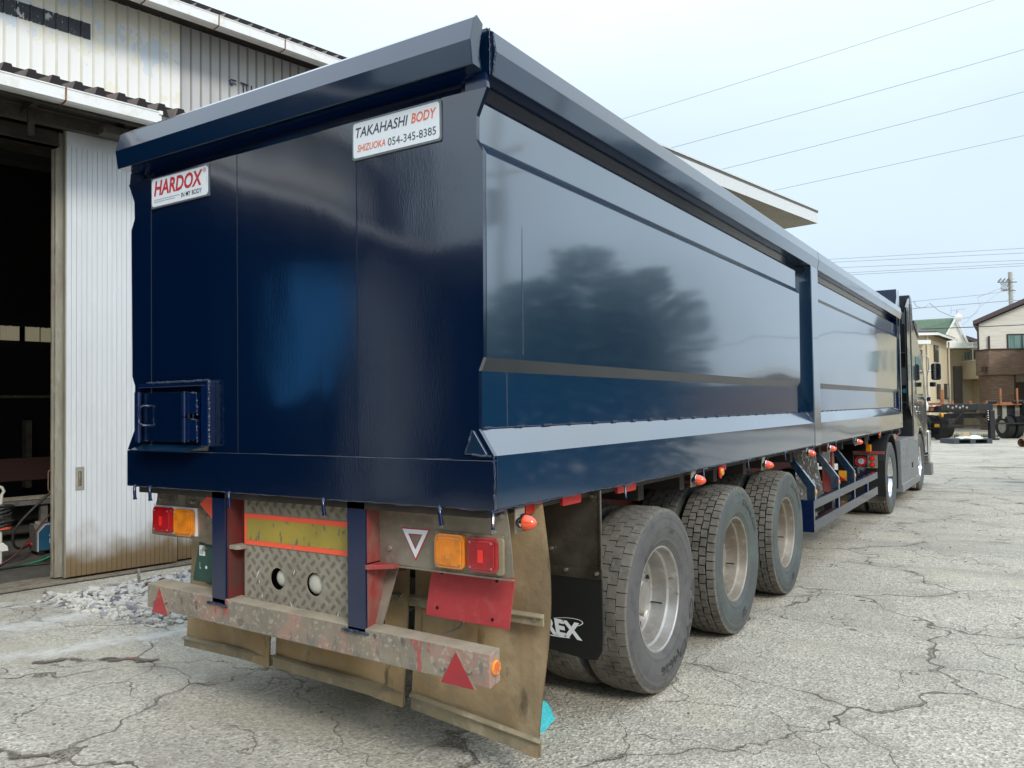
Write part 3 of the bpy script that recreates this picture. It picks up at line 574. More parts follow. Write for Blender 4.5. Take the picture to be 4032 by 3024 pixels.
# hanging plates
rp = [(-.476, .906), (-.040, .906), (-.072, .689), (-.515, .696)]
o = MB().prism(rp, 'y', .20, .204).build('hanging_red_plate', 'redplate', TR, bevel=.001)
for x, z in ((-.42, .89), (-.13, .885), (-.448, .735), (-.155, .720)): MB().cyl((x, .198, z), (x, .2005, z), .0075, n=10).build('bolt_hole', 'groove', o)
MB().tube([(-.36, .25, .70), (-.365, .28, .665), (-.40, .30, .63), (-.46, .30, .600), (-.50, .30, .585), (-.515, .29, .56)], .007, 6).build('bent_rod', 'dirt_steel', TR, smooth=60)
gp = [(-2.035, .907), (-1.70, .905), (-1.70, .690), (-2.085, .695), (-2.09, .71)]
o = MB().prism(gp, 'y', .148, .152).build('number_plate', 'plate_g', TR, bevel=.001)
MB().box(-2.032, -1.985, .1455, .1475, .835, .890).build('inspection_sticker', 'plate_w', o)
t1 = MB(); text_rect(t1, '10', lambda u, v: (-2.024 + u * .024, .1448, .842 + v * .028), 0, 1, 0, 1); t1.build('sticker_number', 'pr_navy', o)
MB().lathe([(.138, .001), (.138, .012), (.148, .013)], 14, 'y', (-1.985, 0, .875)).build('seal_cap', 'bolt', o)
t1 = MB(); text_rect(t1, 'A', lambda u, v: (-1.925 + u * .02, .1465, .842 + v * .026), 0, 1, 0, 1); t1.build('plate_lettering', 'whitep', o); t1 = MB(); text_rect(t1, 'L', lambda u, v: (-2.03 + u * .01, .1465, .765 + v * .035), 0, 1, 0, 1)
t1.build('plate_lettering', 'whitep', o); t1 = MB(); t1.lathe([(.1465, .0005), (.1465, .009)], 12, 'y', (-1.975, 0, .775)); t1.build('plate_lettering', 'whitep', o)
MB().prism([(-1.99, .70), (-1.80, .70), (-1.79, .60), (-2.01, .60)], 'y', .16, .17).build('rubber_strip', 'flap', TR)

# mud flaps across the rear
def flap(xa, xb, ztop, za, zb, y, bow, name='mud_flap', nx_=10, nz_=16, cut=None):
    m = MB(); n = nx_ + 1
    for k in range(2):
        vs = []
        for j in range(nz_ + 1):
            for i in range(n):
                u = i / nx_; v = j / nz_; x = xa + (xb - xa) * u; zl = za + (zb - za) * u; z = ztop + (zl - ztop) * v
                if cut: x = cut(x, u, v)
                yy = y + bow * math.sin(v * 3.0) * (.3 + .7 * u) + .012 * math.sin(u * 7 + v * 4) - (.03 * v * v * u)
                vs.append((x, yy + k * .008, z))
        fs = [(j * n + i, j * n + i + 1, (j + 1) * n + i + 1, (j + 1) * n + i) for j in range(nz_) for i in range(nx_)]
        m.add(vs, fs)
    return m.build(name, 'flap', TR, smooth=60, recalc=False)
f1 = flap(-.735, .0, 1.19, .195, .125, .365, .02, cut=lambda x, u, v: x + (.018 * math.sin(v * 5.5 - .5) * u) + (0 if u > .05 else .02 * (1 - v)))
f2 = flap(-1.685, -.765, 1.15, .235, .20, .37, .01)
f3 = flap(-2.46, -1.70, 1.15, .235, .235, .375, -.01, cut=lambda x, u, v: x + .05 * (1 - v) * (1 - u))
def bar(x0, z0, x1, z1, y, h, parent, rnd=True):
    m = MB(); m.hexa([(x0, y, z0), (x1, y, z1), (x1, y, z1 + h), (x0, y, z0 + h)], [(x0, y - .010, z0), (x1, y - .010, z1), (x1, y - .010, z1 + h), (x0, y - .010, z0 + h)])
    m.hexa([(x0, y - .010, z0 + h - .012), (x1, y - .010, z1 + h - .012), (x1, y - .010, z1 + h), (x0, y - .010, z0 + h)], [(x0, y - .024, z0 + h - .016), (x1, y - .024, z1 + h - .016), (x1, y - .024, z1 + h - .010), (x0, y - .024, z0 + h - .010)])
    return m.build('stiffener_bar', 'flap_bar', parent, bevel=.002)
bar(-.73, .680, .008, .678, .352, .052, f1); bar(-1.20, .676, -.775, .680, .356, .052, f2)
bar(-.72, .20, -.008, .128, .345, .078, f1); bar(-1.68, .236, -.77, .203, .355, .070, f2); bar(-2.46, .236, -1.70, .238, .36, .058, f3)
for x, z, p_ in ((-.03, .705, f1), (-.705, .703, f1), (-.80, .705, f2)): MB().cyl((x, .336, z), (x, .345, z), .010, n=6).build('bolt', 'bolt', p_)

# marker lamps: cone lens on a chromed base and a steel bracket
cone = MB().lathe([(.0, .001), (.0, .034), (.018, .038), (.028, .036)], 20, 'x').mesh('marker_lamp', K['chrome'], smooth=40)
lens = MB().lathe([(.028, .033), (.045, .031), (.062, .024), (.074, .015), (.080, .007), (.082, .001)], 20, 'x').mesh('cone_lens', K['cone_r'], smooth=60)
brk = MB().box(-.006, 0, -.034, .034, -.045, .06).box(-.04, -.0, -.03, .03, .055, .06).mesh('lamp_bracket', K['panel_d'])
for i, (y, z) in enumerate(((.205, 1.138), (2.22, 1.146), (3.76, 1.137), (5.20, 1.147), (6.12, 1.143), (7.62, 1.147))):
    ro = Matrix.Rotation(R(random.uniform(-3, 3)), 4, 'Z') @ Matrix.Rotation(R(random.uniform(0, 5)), 4, 'Y')
    o = place('marker_lamp', cone, TR, loc=(-.015, y, z), rot=ro)
    for nm, me in (('cone_lens', lens), ('lamp_bracket', brk)):
        c = bpy.data.objects.new(nm, me); S.collection.objects.link(c); c.parent = o
for y, z, r_ in ((2.74, 1.155, .022), (9.33, 1.165, .03)):
    MB().prism([(y - .03, z + .035), (y + .02, z + .035), (y + .025, z - .03), (y, z - .045), (y - .025, z - .03)], 'x', -.02, -.012).build('reflector_bracket', 'brightred', TR)
    MB().lathe([(-.012, .001), (-.012, r_ * 1.2), (-.004, r_ * 1.2), (.002, r_), (.005, r_ * .6), (.006, .001)], 18, 'x', (0, y + .005, z)).build('side_reflector', 'lens_o', TR, smooth=40)
# red brackets welded below the body
for y0, y1 in ((.30, .44), (.62, .80), (1.20, 1.43), (2.86, 2.95)):
    MB().prism(rrect(y0, y1, 1.155, 1.215, .012, 3), 'x', -.06, -.045).build('body_bracket', 'brightred', TR)
# stainless guard and black flap before the first wheel
gp_ = MB().box(-.75, -.006, .93, .934, .765, 1.2).build('guard_plate', 'inox_d', TR)
MB().box(-.75, -.004, .922, .930, .765, .815).box(-.014, -.004, .918, .930, .815, 1.2).build('plate_edging', 'inox_d', gp_, bevel=.002)
for x, z in ((-.28, .90), (-.20, .80), (-.03, .795), (-.05, 1.17)): MB().cyl((x, .912, z), (x, .922, z), .009, n=8).build('bolt', 'bolt', gp_)
bfm = MB(); ol = [(-.80, .78), (-.008, .78), (-.006, .50), (-.012, .42), (-.04, .375), (-.09, .37), (-.80, .44)]
bfl = MB().prism(ol, 'y', .925, .937).build('black_mud_flap', 'blackrub', TR)
def rexfn(u, v): return (-.345 + u * .235, .9235, .470 + v * .083 - .012 * u)
t1 = MB(); text_rect(t1, 'REX', rexfn, .0, .97, 0, 1, shear=-.15, bold=.05)
for k in range(24):
    a, b = R(-45 + 165 * k / 24), R(-45 + 165 * (k + 1) / 24)
    el = lambda c, q: (-.225 + (.108 + q) * math.cos(c) , .9230, .535 + (.022 + q * .8) * math.sin(c) + .012 * math.cos(c))
    w_ = .001 + .0045 * (1 - abs(k - 5) / 24)
    t1.add([el(a, 0), el(b, 0), el(b, w_), el(a, w_)], [(0, 1, 2, 3)])
for k in range(12): t1.add([(-.33 + k * .012, .9230, .462 - .003 * math.sin(k / 4)), (-.318 + k * .012, .9230, .462 - .003 * math.sin((k + 1) / 4)), (-.318 + k * .012, .9230, .4645), (-.33 + k * .012, .9230, .4645)], [(0, 1, 2, 3)])
t1.build('flap_logo', 'white', bfl)
# chassis
for x0, x1 in ((-.80, -.70), (-1.76, -1.66)): MB().box(x0, x1, .24, 10.6, .86, 1.17).build('frame_rail', 'redbrown', TR)
for y in (1.1, 1.75, 2.4, 3.05, 3.75, 4.4, 5.2, 6.4, 7.6, 8.8, 10.2): MB().box(-2.3, -.16, y - .04, y + .04, 1.06, 1.17).build('cross_member', 'darkunder', TR)
MB().box(-1.66, -.80, 4.9, 9.6, .82, .9).build('under_tray', 'darkunder', TR); MB().box(-1.6, -.9, 5.2, 6.4, .62, .86).build('tool_box', 'darkunder', TR)
MB().cyl((-1.9, 5.0, .85), (-1.9, 6.6, .85), .16, n=18).build('air_tank', 'blackmetal', TR, smooth=40); MB().cyl((-1.55, 7.2, .8), (-1.55, 8.4, .8), .15, n=18).build('air_tank', 'blackmetal', TR, smooth=40)

# ---- wheels
def tyre_mesh(kind):
    hw = .135; m = MB(); G = [(-.085, .288), (-.112, .294), (-.126, .33), (-.139, .385), (-.142, .43), (-.139, .465), (-.130, .492), (-.118, .5045), (-.06, .5085), (.06, .5085), (.118, .5045), (.130, .492), (.1375, .476), (.1375, .472), (.1400, .470), (.1400, .452), (.1385, .450), (.142, .43), (.1415, .400), (.1395, .398), (.139, .380), (.134, .355), (.128, .335), (.129, .330), (.124, .322), (.112, .296), (.085, .288)]
    mis = []
    for (a, b), (c, d) in zip(G[:-1], G[1:]): mis.append(2 if min(b, d) > .50 else 0)
    m.lathe(G, 72, 'x', mis=mis)
    if kind == 'worn': rows = [(-.127, -.082), (-.079, -.03), (-.027, .022), (.025, .076), (.079, .127)]; N = 46; gap = .0048; top = .5175
    else: rows = [(-.127, -.081), (-.071, -.031), (-.022, .021), (.030, .070), (.080, .127)]; N = 54; gap = .0085; top = .5200
    for ri, (a, b) in enumerate(rows):
        edge = ri in (0, 4); nn = N if not (kind == 'worn' and edge) else N
        for i in range(nn):
            t0 = 2 * math.pi * (i + .5 * (ri % 2)) / nn; dt = 2 * math.pi / nn; gz = gap / .52
            rr = top - (.004 if edge else 0) - random.uniform(0, .0012); zz = (.004 if i % 2 else -.004) if not edge else 0
            A = [(a + zz, t0 + gz / 2), (b + zz, t0 + gz / 2), (b - zz * .2, t0 + dt - gz / 2), (a - zz * .2, t0 + dt - gz / 2)]
            vt = [(x, (rr - (.006 if abs(x) > .12 else 0)) * math.cos(t), (rr - (.006 if abs(x) > .12 else 0)) * math.sin(t)) for x, t in A]
            lo = .490 if edge else .506
            vb = [(x + (0.004 if (edge and abs(x) > .12 and x > 0) else (-.004 if edge and abs(x) > .12 else 0)), (lo if abs(x) > .12 else .506) * math.cos(t), (lo if abs(x) > .12 else .506) * math.sin(t)) for x, t in A]
            m.add(vt + vb, [(0, 1, 2, 3), (0, 4, 5, 1), (1, 5, 6, 2), (2, 6, 7, 3), (3, 7, 4, 0)], 1)
    return m.mesh('tyre', [K['tyreg'] if kind != 'worn' else K['tyre'], K['tread'], K['tread_d']], smooth=32)
def rim_mesh(deep, mat):
    """dish opens towards +x; tyre centre plane at x = 0"""
    if deep: P = [(.098, .287), (.105, .300), (.112, .300), (.112, .288), (.106, .282), (.085, .279), (.055, .272), (.045, .260), (.02, .256), (-.02, .252), (-.042, .247), (-.048, .238), (-.046, .15), (-.034, .135), (-.034, .10)]
    else: P = [(.098, .287), (.105, .300), (.112, .300), (.112, .288), (.09, .279), (.06, .265), (.02, .255), (.01, .24), (.03, .18), (.06, .12), (.075, .10), (.11, .09), (.12, .06), (.12, .001)]
    m = MB().lathe(P, 56, 'x')
    if deep:
        m.lathe([(-.034, .10), (.008, .096), (.018, .085), (.02, .001)], 32, 'x')
    return m.mesh('rim', mat, smooth=35)
def rim_details(deep):
    d = MB()
    if deep:
        for k in range(8):
            a = 2 * math.pi * k / 8 + .3; d.lathe([(0, .001), (0, .03)], 14, 'x', (-.0445, .192 * math.cos(a), .195 * math.sin(a)))
    return d.mesh('hand_hole', K['groove'])
def nuts():
    d = MB()
    for k in range(10):
        a = 2 * math.pi * k / 10; d.cyl((-.034, .118 * math.cos(a), .118 * math.sin(a)), (-.0, .118 * math.cos(a), .118 * math.sin(a)), .014, n=6)
    return d.mesh('wheel_nuts', K['bolt'])
T_worn, T_blk = tyre_mesh('worn'), tyre_mesh('block'); R_deep, R_deepb = rim_mesh(1, K['rim']), rim_mesh(1, K['rim_b'])
HH, NU = rim_details(1), nuts()
vst = MB().tube([(-.04, .235 * math.cos(-.35), .235 * math.sin(-.35)), (.0, .225 * math.cos(-.35), .225 * math.sin(-.35)), (.04, .205 * math.cos(-.38), .2 * math.sin(-.38))], .005, 6).mesh('valve_stem', K['blackmetal'], smooth=60)
def kid(name, me, par, loc=(0, 0, 0), label=None):
    c = bpy.data.objects.new(name, me); S.collection.objects.link(c); c.parent = par; c.location = loc; tag(c, label); return c
def ring_text(txt, r0, h, ang_c, x, wfac=1.0, bold=.0):
    vs, fs, asp = text_pts(txt, 0, bold); Lg = asp * h * wfac; m = MB(); rc = r0 + h / 2
    out = []
    for u, v in vs:
        t = ang_c - (u - .5) * Lg / rc; r = r0 + v * h; out.append((x - .03 * max(0, (r - .43)) - .0, r * math.cos(t), r * math.sin(t)))
    m.add(out, fs); k = len(out); m.add([(p[0] - .006, p[1], p[2]) for p in out], fs)
    return m.mesh('sidewall_lettering', K['tletter'])
def wheel_obj(parent, x, y, outer=True, kind='block', side=1, letters=(), mat=None, z=.515, name='wheel', shown=True):
    w_ = bpy.data.objects.new(name, None); S.collection.objects.link(w_); w_.parent = parent; w_.matrix_parent_inverse = wm(parent).inverted(); w_.empty_display_size = .3
    L = Matrix.Translation((x, y, z)) @ (Matrix.Rotation(R(180), 4, 'Z') if side < 0 else Matrix.Identity(4)); w_.matrix_basis = L; WM[w_.name] = L
    t_ = kid('tyre', T_worn if kind == 'worn' else T_blk, w_); t_.rotation_euler = (random.uniform(0, 6), 0, 0)
    r_ = kid('rim', R_deep if mat is None else mat, w_)
    if outer and shown:
        kid('hand_hole', HH, w_); kid('wheel_nuts', NU, w_); kid('valve_stem', vst, w_)
        for tx in letters: kid('sidewall_lettering', ring_text(*tx), w_)
    return w_
LT1 = [('TOYO', .400, .055, R(-28), .1460, 2.2), ('M626', .370, .045, R(-80), .1460, 1.9), ('16PR', .375, .020, R(72), .1450, 1.2), ('TUBELESS RADIAL', .345, .012, R(125), .1425, 1.2)]
LT2 = [('DUNLOP', .390, .040, R(48), .1465, 1.7), ('SP', .372, .048, R(-78), .1460, 1.7)]
ZW = .515
for i, y in enumerate((1.703, 3.074, 4.457)):
    wo_ = wheel_obj(TR, -.145, y, kind='worn' if i == 0 else 'block', letters=LT1 if i == 0 else LT2, mat=R_deep if i == 0 else R_deepb)
    wheel_obj(TR, -.470, y, outer=False, kind='worn' if i == 0 else 'block', side=-1)
    wheel_obj(TR, mx(-.470), y, outer=False, kind='block'); wheel_obj(TR, mx(-.145), y, kind='block', side=-1, shown=False)
    MB().cyl((mx(-.2), y, ZW), (-.25, y, ZW), .065, n=16).build('axle', 'darkunder', TR)
    for x_ in (-1.75, -.86): MB().box(x_, x_ + .15, y - .5, y + .5, .60, .66).build('leaf_spring', 'darkunder', TR)
    MB().lathe([(-.30, .001), (-.30, .19), (-.52, .19), (-.52, .001)], 28, 'x', (-.12, y, ZW)).build('brake_drum', 'darkunder', TR)
# crumpled bright sheet behind the third wheel, landing legs
MB().hexa([(-.34, 6.0, 1.15), (-.13, 6.0, 1.15), (-.055, 6.0, .73), (-.12, 6.0, .66), (-.30, 6.0, .62)], [(-.34, 6.006, 1.15), (-.13, 6.006, 1.15), (-.055, 6.006, .73), (-.12, 6.006, .66), (-.30, 6.006, .62)]).build('splash_sheet', 'inox_b', TR, label='crumpled bright stainless sheet behind the third axle')
for x in (-.33, -2.13):
    lg = MB().box(x - .06, x + .06, 7.55, 7.67, .55, 1.18).build('landing_leg', 'red', TR, bevel=.004)
    MB().box(x - .045, x + .045, 7.565, 7.655, .30, .55).box(x - .11, x + .11, 7.50, 7.72, .27, .30).build('leg_foot', 'blackmetal', lg)
MB().box(-.375, -.29, 7.50, 7.53, .91, 1.03).build('data_plate', 'plate_w', TR)
o = MB().box(-.395, -.30, 8.55, 8.56, .60, .73).build('warning_board', 'yellow', TR)
MB().prism([(-.395, .60), (-.30, .60), (-.395, .675)], 'y', 8.545, 8.549).build('board_corner', 'brightred', o)
# side guard
SG = MB().box(-.055, 0, 5.355, 9.0, .608, .690).build('side_guard', 'guardp', TR, bevel=.002)
MB().box(-.055, 0, 5.355, 9.0, .398, .500).build('guard_rail', 'guardp', SG, bevel=.002)
for y in (5.375, 6.53, 7.43, 8.3): MB().box(-.045, -.008, y, y + .05, .42, .68).build('guard_stay', 'paint_u', SG)
MB().box(-.145, .0, 5.350, 5.356, .392, .690).box(-.14, .0, 5.355, 5.40, .68, .692).build('guard_end_plate', 'paint_u', SG)
MB().box(-.5, 0, 8.99, 9.01, .61, .69).build('guard_cross_rail', 'paint_u', SG)
for y in (5.42, 6.51, 7.41):
    MB().prism([(-.25, 1.20), (-.255, 1.17), (0, .82), (0, .69), (-.078, .69), (-.078, .80), (-.345, 1.20)], 'y', y, y + .05).build('guard_arm', 'paint', SG, bevel=.003)
    MB().lathe([(.001, .001), (.001, .022), (.008, .020), (.010, .001)], 14, 'x', (0, y + .025, .765)).build('guard_reflector', 'lens_o', SG, smooth=40)
MB().tube([(-.10, 8.2, .72), (-.14, 8.4, .78), (-.12, 8.6, .74), (-.2, 8.8, .77), (-.16, 8.95, .72)], .02, 8).build('folded_strap', 'hose', TR, smooth=60)

# ================================================================ TRACTOR UNIT
TU = thing('tractor_unit', 'black truck tractor with tall cab and chromed mirrors, hitched to the navy trailer', 'truck', (-1.23, 12.5, 0))
arc = [(13.9 + .62 * math.cos(R(a)), .52 + .62 * math.sin(R(a))) for a in range(10, 181, 17)]
cabp = [(12.80, .95), (12.80, 3.42), (12.86, 3.47), (13.02, 3.46), (13.10, 3.38), (13.2, 2.98), (13.85, 2.74), (14.5, 2.41), (14.88, 1.9), (15.02, 1.1), (15.02, .62)] + arc
MB().prism(cabp, 'x', -2.44, .0).build('cab', 'cab', TU, bevel=.03)
MB().box(-2.44, -.0, 12.74, 12.80, 1.0, 3.44).build('cab_back_wall', 'blackmetal', TU)
for q in (-.02, -2.44): MB().hexa([(q, 12.35, 1.6), (q, 12.80, 1.3), (q, 12.80, 3.44), (q, 12.35, 3.2)], [(q + .02, 12.35, 1.6), (q + .02, 12.80, 1.3), (q + .02, 12.80, 3.44), (q + .02, 12.35, 3.2)]).build('side_deflector', 'cab', TU)
MB().box(-.14, -.06, 12.70, 12.735, 1.9, 2.2).box(-.075, -.065, 12.69, 12.73, 1.5, 3.2).box(-.2, -.03, 12.68, 12.73, 1.60, 1.615).box(-.2, -.03, 12.68, 12.73, 2.45, 2.465).build('back_wall_trim', 'tank', TU)
MB().lathe([(12.695, .001), (12.695, .04), (12.70, .041)], 18, 'y', (-.10, 0, 1.80)).build('oval_sticker', 'cyan', TU)
MB().box(-.12, -.06, 12.71, 12.735, 2.95, 3.15).build('vent_grille', 'tank', TU)
MB().prism([(13.35, 1.75), (14.45, 1.72), (14.42, 2.2), (13.9, 2.42), (13.35, 2.42)], 'x', .0005, .006).build('door_window', 'glass', TU)
MB().box(.0005, .010, 12.85, 13.3, 1.15, 1.18).box(.0005, .010, 13.3, 14.5, 1.62, 1.65).box(.0, .012, 12.82, 12.86, 1.3, 3.3).build('cab_trim', 'cabsil', TU)
MB().cyl((.01, 13.42, 1.5), (.03, 13.42, 1.5), .035, n=12).cyl((.01, 13.6, 1.42), (.03, 13.6, 1.42), .03, n=12).build('door_handle', 'chrome', TU)
MB().prism([(12.83, .95), (13.25, .95), (13.33, 1.15), (13.1, 1.30), (12.83, 1.32)], 'x', .001, .02).build('step_panel', 'cabsil', TU, bevel=.004)
MB().prism([(13.2, 3.05), (13.5, 3.02), (13.9, 2.78), (13.2, 3.0)], 'x', -2.3, .02).build('sun_visor', 'cab', TU, bevel=.01)
mr = MB().prism(rrect(.105, .275, 2.02, 2.345, .045), 'y', 14.80, 14.88).build('mirror', 'cab', TU, bevel=.01)
MB().prism(rrect(.115, .265, 2.035, 2.33, .04), 'y', 14.794, 14.80).build('mirror_glass', 'mirror', mr)
mr = MB().prism(rrect(.075, .195, 1.895, 1.99, .015), 'y', 14.80, 14.86).build('mirror', 'cabsil', TU, bevel=.006)
MB().prism(rrect(.083, .187, 1.903, 1.982, .012), 'y', 14.794, 14.80).build('mirror_glass', 'mirror', mr)
MB().tube([(-.03, 14.75, 2.50), (.03, 14.8, 2.49), (.062, 14.83, 2.44), (.066, 14.83, 2.24), (.03, 14.83, 2.10), (.03, 14.83, 1.85), (.05, 14.83, 1.72), (.0, 14.8, 1.66)], .011, 8).cyl((.06, 14.83, 2.2), (.12, 14.83, 2.2), .012, n=8).build('mirror_arm', 'chrome', TU, smooth=60)
MB().cyl((.05, 14.83, 1.62), (.05, 14.83, 1.70), .035, n=12).build('horn_lamp', 'cab', TU)
MB().box(-2.45, .03, 15.02, 15.30, .55, 1.05).build('front_bumper', 'chrome', TU, bevel=.03)
MB().box(-.3, .05, 15.05, 15.33, .18, .42).build('bumper_step', 'tank', TU, bevel=.02)
MB().box(-2.4, .02, 15.03, 15.2, .42, .55).build('lower_bumper', 'cabsil', TU, bevel=.02)
# side fairing / tank
tk = MB().prism([(-.35, 1.02), (.015, 1.02), (.02, .34), (.035, .33), (.035, .22), (-.35, .22)], 'y', 11.12, 13.28).build('side_fairing', 'tank', TU, bevel=.012)
for z in (.86, .73, .60, .47): MB().box(.017, .023, 11.4, 12.05, z, z + .012).box(.014, .019, 11.4, 12.2, z + .012, z + .03).build('step_ridge', 'tank', tk)
MB().box(.017, .023, 12.35, 12.5, .52, .60).build('latch_recess', 'groove', tk)
MB().box(-.03, .04, 12.6, 12.64, .16, .36).build('towing_loop', 'panel_d', tk, bevel=.006)
MB().box(-.28, -.10, 11.5, 11.7, 1.02, 1.08).build('red_reservoir', 'brightred', TU, bevel=.01); MB().box(-.2, -.08, 11.25, 11.38, 1.02, 1.11).build('filler_cap', 'steelbeige', TU, bevel=.01)
# chassis, drive axle, mudguard, tail lights
for x0, x1 in ((-.86, -.78), (-1.68, -1.60)): MB().box(x0, x1, 9.55, 15, .70, .98).build('frame_rail', 'blackmetal', TU)
MB().box(-1.9, -.56, 9.9, 10.9, .98, 1.10).build('coupling_plate', 'blackmetal', TU)
MB().tube([(-.35, 12.7, 1.5), (-.2, 12.3, 1.35), (-.12, 12.1, 1.1), (-.2, 11.9, 1.0)], .02, 8).build('air_hose', 'hose', TU, smooth=60)
m = MB(); pr_ = []
for a in range(-20, 201, 10): pr_.append((10.283 + .635 * math.cos(R(a)), .515 + .635 * math.sin(R(a))))
po = pr_ + [(10.283 + .62 * math.cos(R(a)), .515 + .62 * math.sin(R(a))) for a in range(200, -21, -10)]
MB().prism(po, 'x', -.62, -.0).build('drive_mudguard', 'blackrub', TU, smooth=40)
MB().box(-.62, -.003, 9.655, 9.665, .40, .80).build('mudguard_flap', 'blackrub', TU)
MB().box(-.62, -.003, 9.74, 9.752, .20, .385).box(-.62, .0, 9.70, 9.76, .43, .455).build('stainless_flap', 'inox_d', TU, bevel=.002)
for x in (-.25, -.03): MB().cyl((x, 9.73, .36), (x, 9.74, .36), .008, n=8).cyl((x, 9.73, .22), (x, 9.74, .22), .008, n=8).build('bolt', 'bolt', TU)
MB().box(-.40, .005, 9.56, 9.60, .895, .93).build('red_rail', 'red', TU)
lb = MB().box(-.40, -.09, 9.58, 9.64, .695, .885).build('light_cluster', 'panel_d', TU, bevel=.003)
MB().box(-.39, -.21, 9.574, 9.58, .705, .875).build('cluster_panel', 'blackmetal', lb)
MB().lathe([(9.570, .001), (9.566, .04), (9.566, .075), (9.575, .078)], 24, 'y', (-.30, 0, .79)).build('tail_lens', 'lens_r', lb, smooth=40)
MB().lathe([(9.560, .001), (9.562, .042), (9.567, .043)], 20, 'y', (-.292, 0, .79)).build('led_lens', 'ledw', lb, smooth=40)
for z in (.835, .745): MB().lathe([(9.562, .001), (9.566, .028), (9.58, .03)], 18, 'y', (-.15, 0, z)).build('round_tail_lamp', 'lens_r2', lb, smooth=40); MB().lathe([(9.572, .034), (9.568, .036), (9.58, .038)], 18, 'y', (-.15, 0, z)).build('lamp_ring', 'chrome', lb)
MB().box(-.215, -.145, 9.47, 9.54, .93, 1.03).build('amber_lamp', 'lens_o', TU, bevel=.01); MB().box(-.23, -.19, 9.5, 9.52, 1.03, 1.18).build('lamp_stalk', 'panel_d', TU)
R_alu = rim_mesh(1, K['alu']); R_front = rim_mesh(0, K['alu'])
for x, sd_, o_ in ((-.145, 1, True), (-.47, -1, False), (mx(-.47), 1, False), (mx(-.145), -1, False)): wheel_obj(TU, x, 10.283, outer=o_, kind='block', side=sd_, mat=R_alu)
wheel_obj(TU, -.15, 13.9, kind='block', mat=R_front); wheel_obj(TU, mx(-.15), 13.9, kind='block', side=-1, mat=R_front)
MB().cyl((-2.2, 10.283, .515), (-.25, 10.283, .515), .09, n=14).build('axle', 'blackmetal', TU); MB().cyl((-2.2, 13.9, .5), (-.2, 13.9, .5), .06, n=12).build('axle', 'blackmetal', TU)

# ================================================================ WAREHOUSE ON THE LEFT
O_ = Vector((-6.086, 1.597, 0)); RW = Matrix.Translation(O_) @ Matrix.Rotation(R(-10), 4, 'Z')     # local x: out of the wall, y: along it
WH = thing('warehouse', 'old white and grey ribbed steel workshop with open dark doorway behind the trailer', 'warehouse', tuple(O_))
def B(): return MB(RW)
def wall_piece(y0, w, z0, z1, off, rib=.028, dep=.016):
    """flat pan with a raised trapezoid rib at its start"""
    r = rib
    return B().strip([(off, y0), (off + dep, y0 + r * .22), (off + dep, y0 + r * .78), (off, y0 + r), (off, y0 + w)], 'z', z0, z1)
S_GREY = 1.85; pitch = .1318; y = -.139 - pitch * 3; i = 0
while y < 4.9:
    grey = y > S_GREY - .02
    m = wall_piece(y, pitch, 4.78, 6.62, -1.5); m.m = [1, 1, 1, 0] if 1 else m.m
    m.build('wall_panel', ['grey' if grey else 'cream', 'ribg' if grey else 'rib'], WH, recalc=False)
    y += pitch
yend = y; m = B(); y = -.139 - pitch * 4
while y > -12: m.add(*(lambda q: (q.v, q.f))(wall_piece(y, pitch, 4.78, 6.62, -1.5))); y -= pitch
m.m = [(1, 1, 1, 0)[k % 4] for k in range(len(m.f))]; m.build('far_wall_panels', ['cream', 'rib'], WH, kind='stuff', recalc=False)
m = B(); y = yend
while y < 9: m.add(*(lambda q: (q.v, q.f))(wall_piece(y, pitch, 4.78, 6.62, -1.5))); y += pitch
m.m = [(1, 1, 1, 0)[k % 4] for k in range(len(m.f))]; m.build('far_wall_panels', ['grey', 'ribg'], WH, kind='stuff', recalc=False)
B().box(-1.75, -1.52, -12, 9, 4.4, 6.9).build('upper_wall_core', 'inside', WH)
y = -.139 - pitch * 3                                  # overpainted name strip, follows the ribs
for k in range(10):
    y1 = min(pitch, .766 - y)
    if y1 > .02: wall_piece(y, y1, 6.000 - .001 * k, 6.182, -1.4965).build('painted_strip', 'blk_sign', WH, recalc=False)
    y += pitch
m = B(); rs = random.Random(3)                       # remains of faded characters on the grey wall
for (ya, za, yb, zb, w_) in ((2.50, 6.02, 2.52, 5.97, .012), (2.52, 6.03, 2.60, 6.03, .01), (2.53, 5.99, 2.60, 5.985, .008), (2.50, 5.965, 2.55, 5.96, .012), (2.66, 6.03, 2.78, 6.02, .01), (2.70, 6.02, 2.705, 5.86, .010), (2.75, 6.02, 2.755, 5.86, .008), (2.82, 6.03, 2.83, 5.95, .01), (2.95, 6.02, 2.96, 5.88, .012), (2.96, 6.02, 3.06, 6.01, .009), (3.03, 6.01, 3.04, 5.9, .01)):
    d = Vector((yb - ya, zb - za)).normalized(); n_ = Vector((-d.y, d.x)) * w_
    m.add([(-1.482, ya - n_.x, za - n_.y), (-1.482, ya + n_.x, za + n_.y), (-1.482, yb + n_.x, zb + n_.y), (-1.482, yb - n_.x, zb - n_.y)], [(0, 1, 2, 3)])
m.build('faded_characters', 'pr_navy', WH)
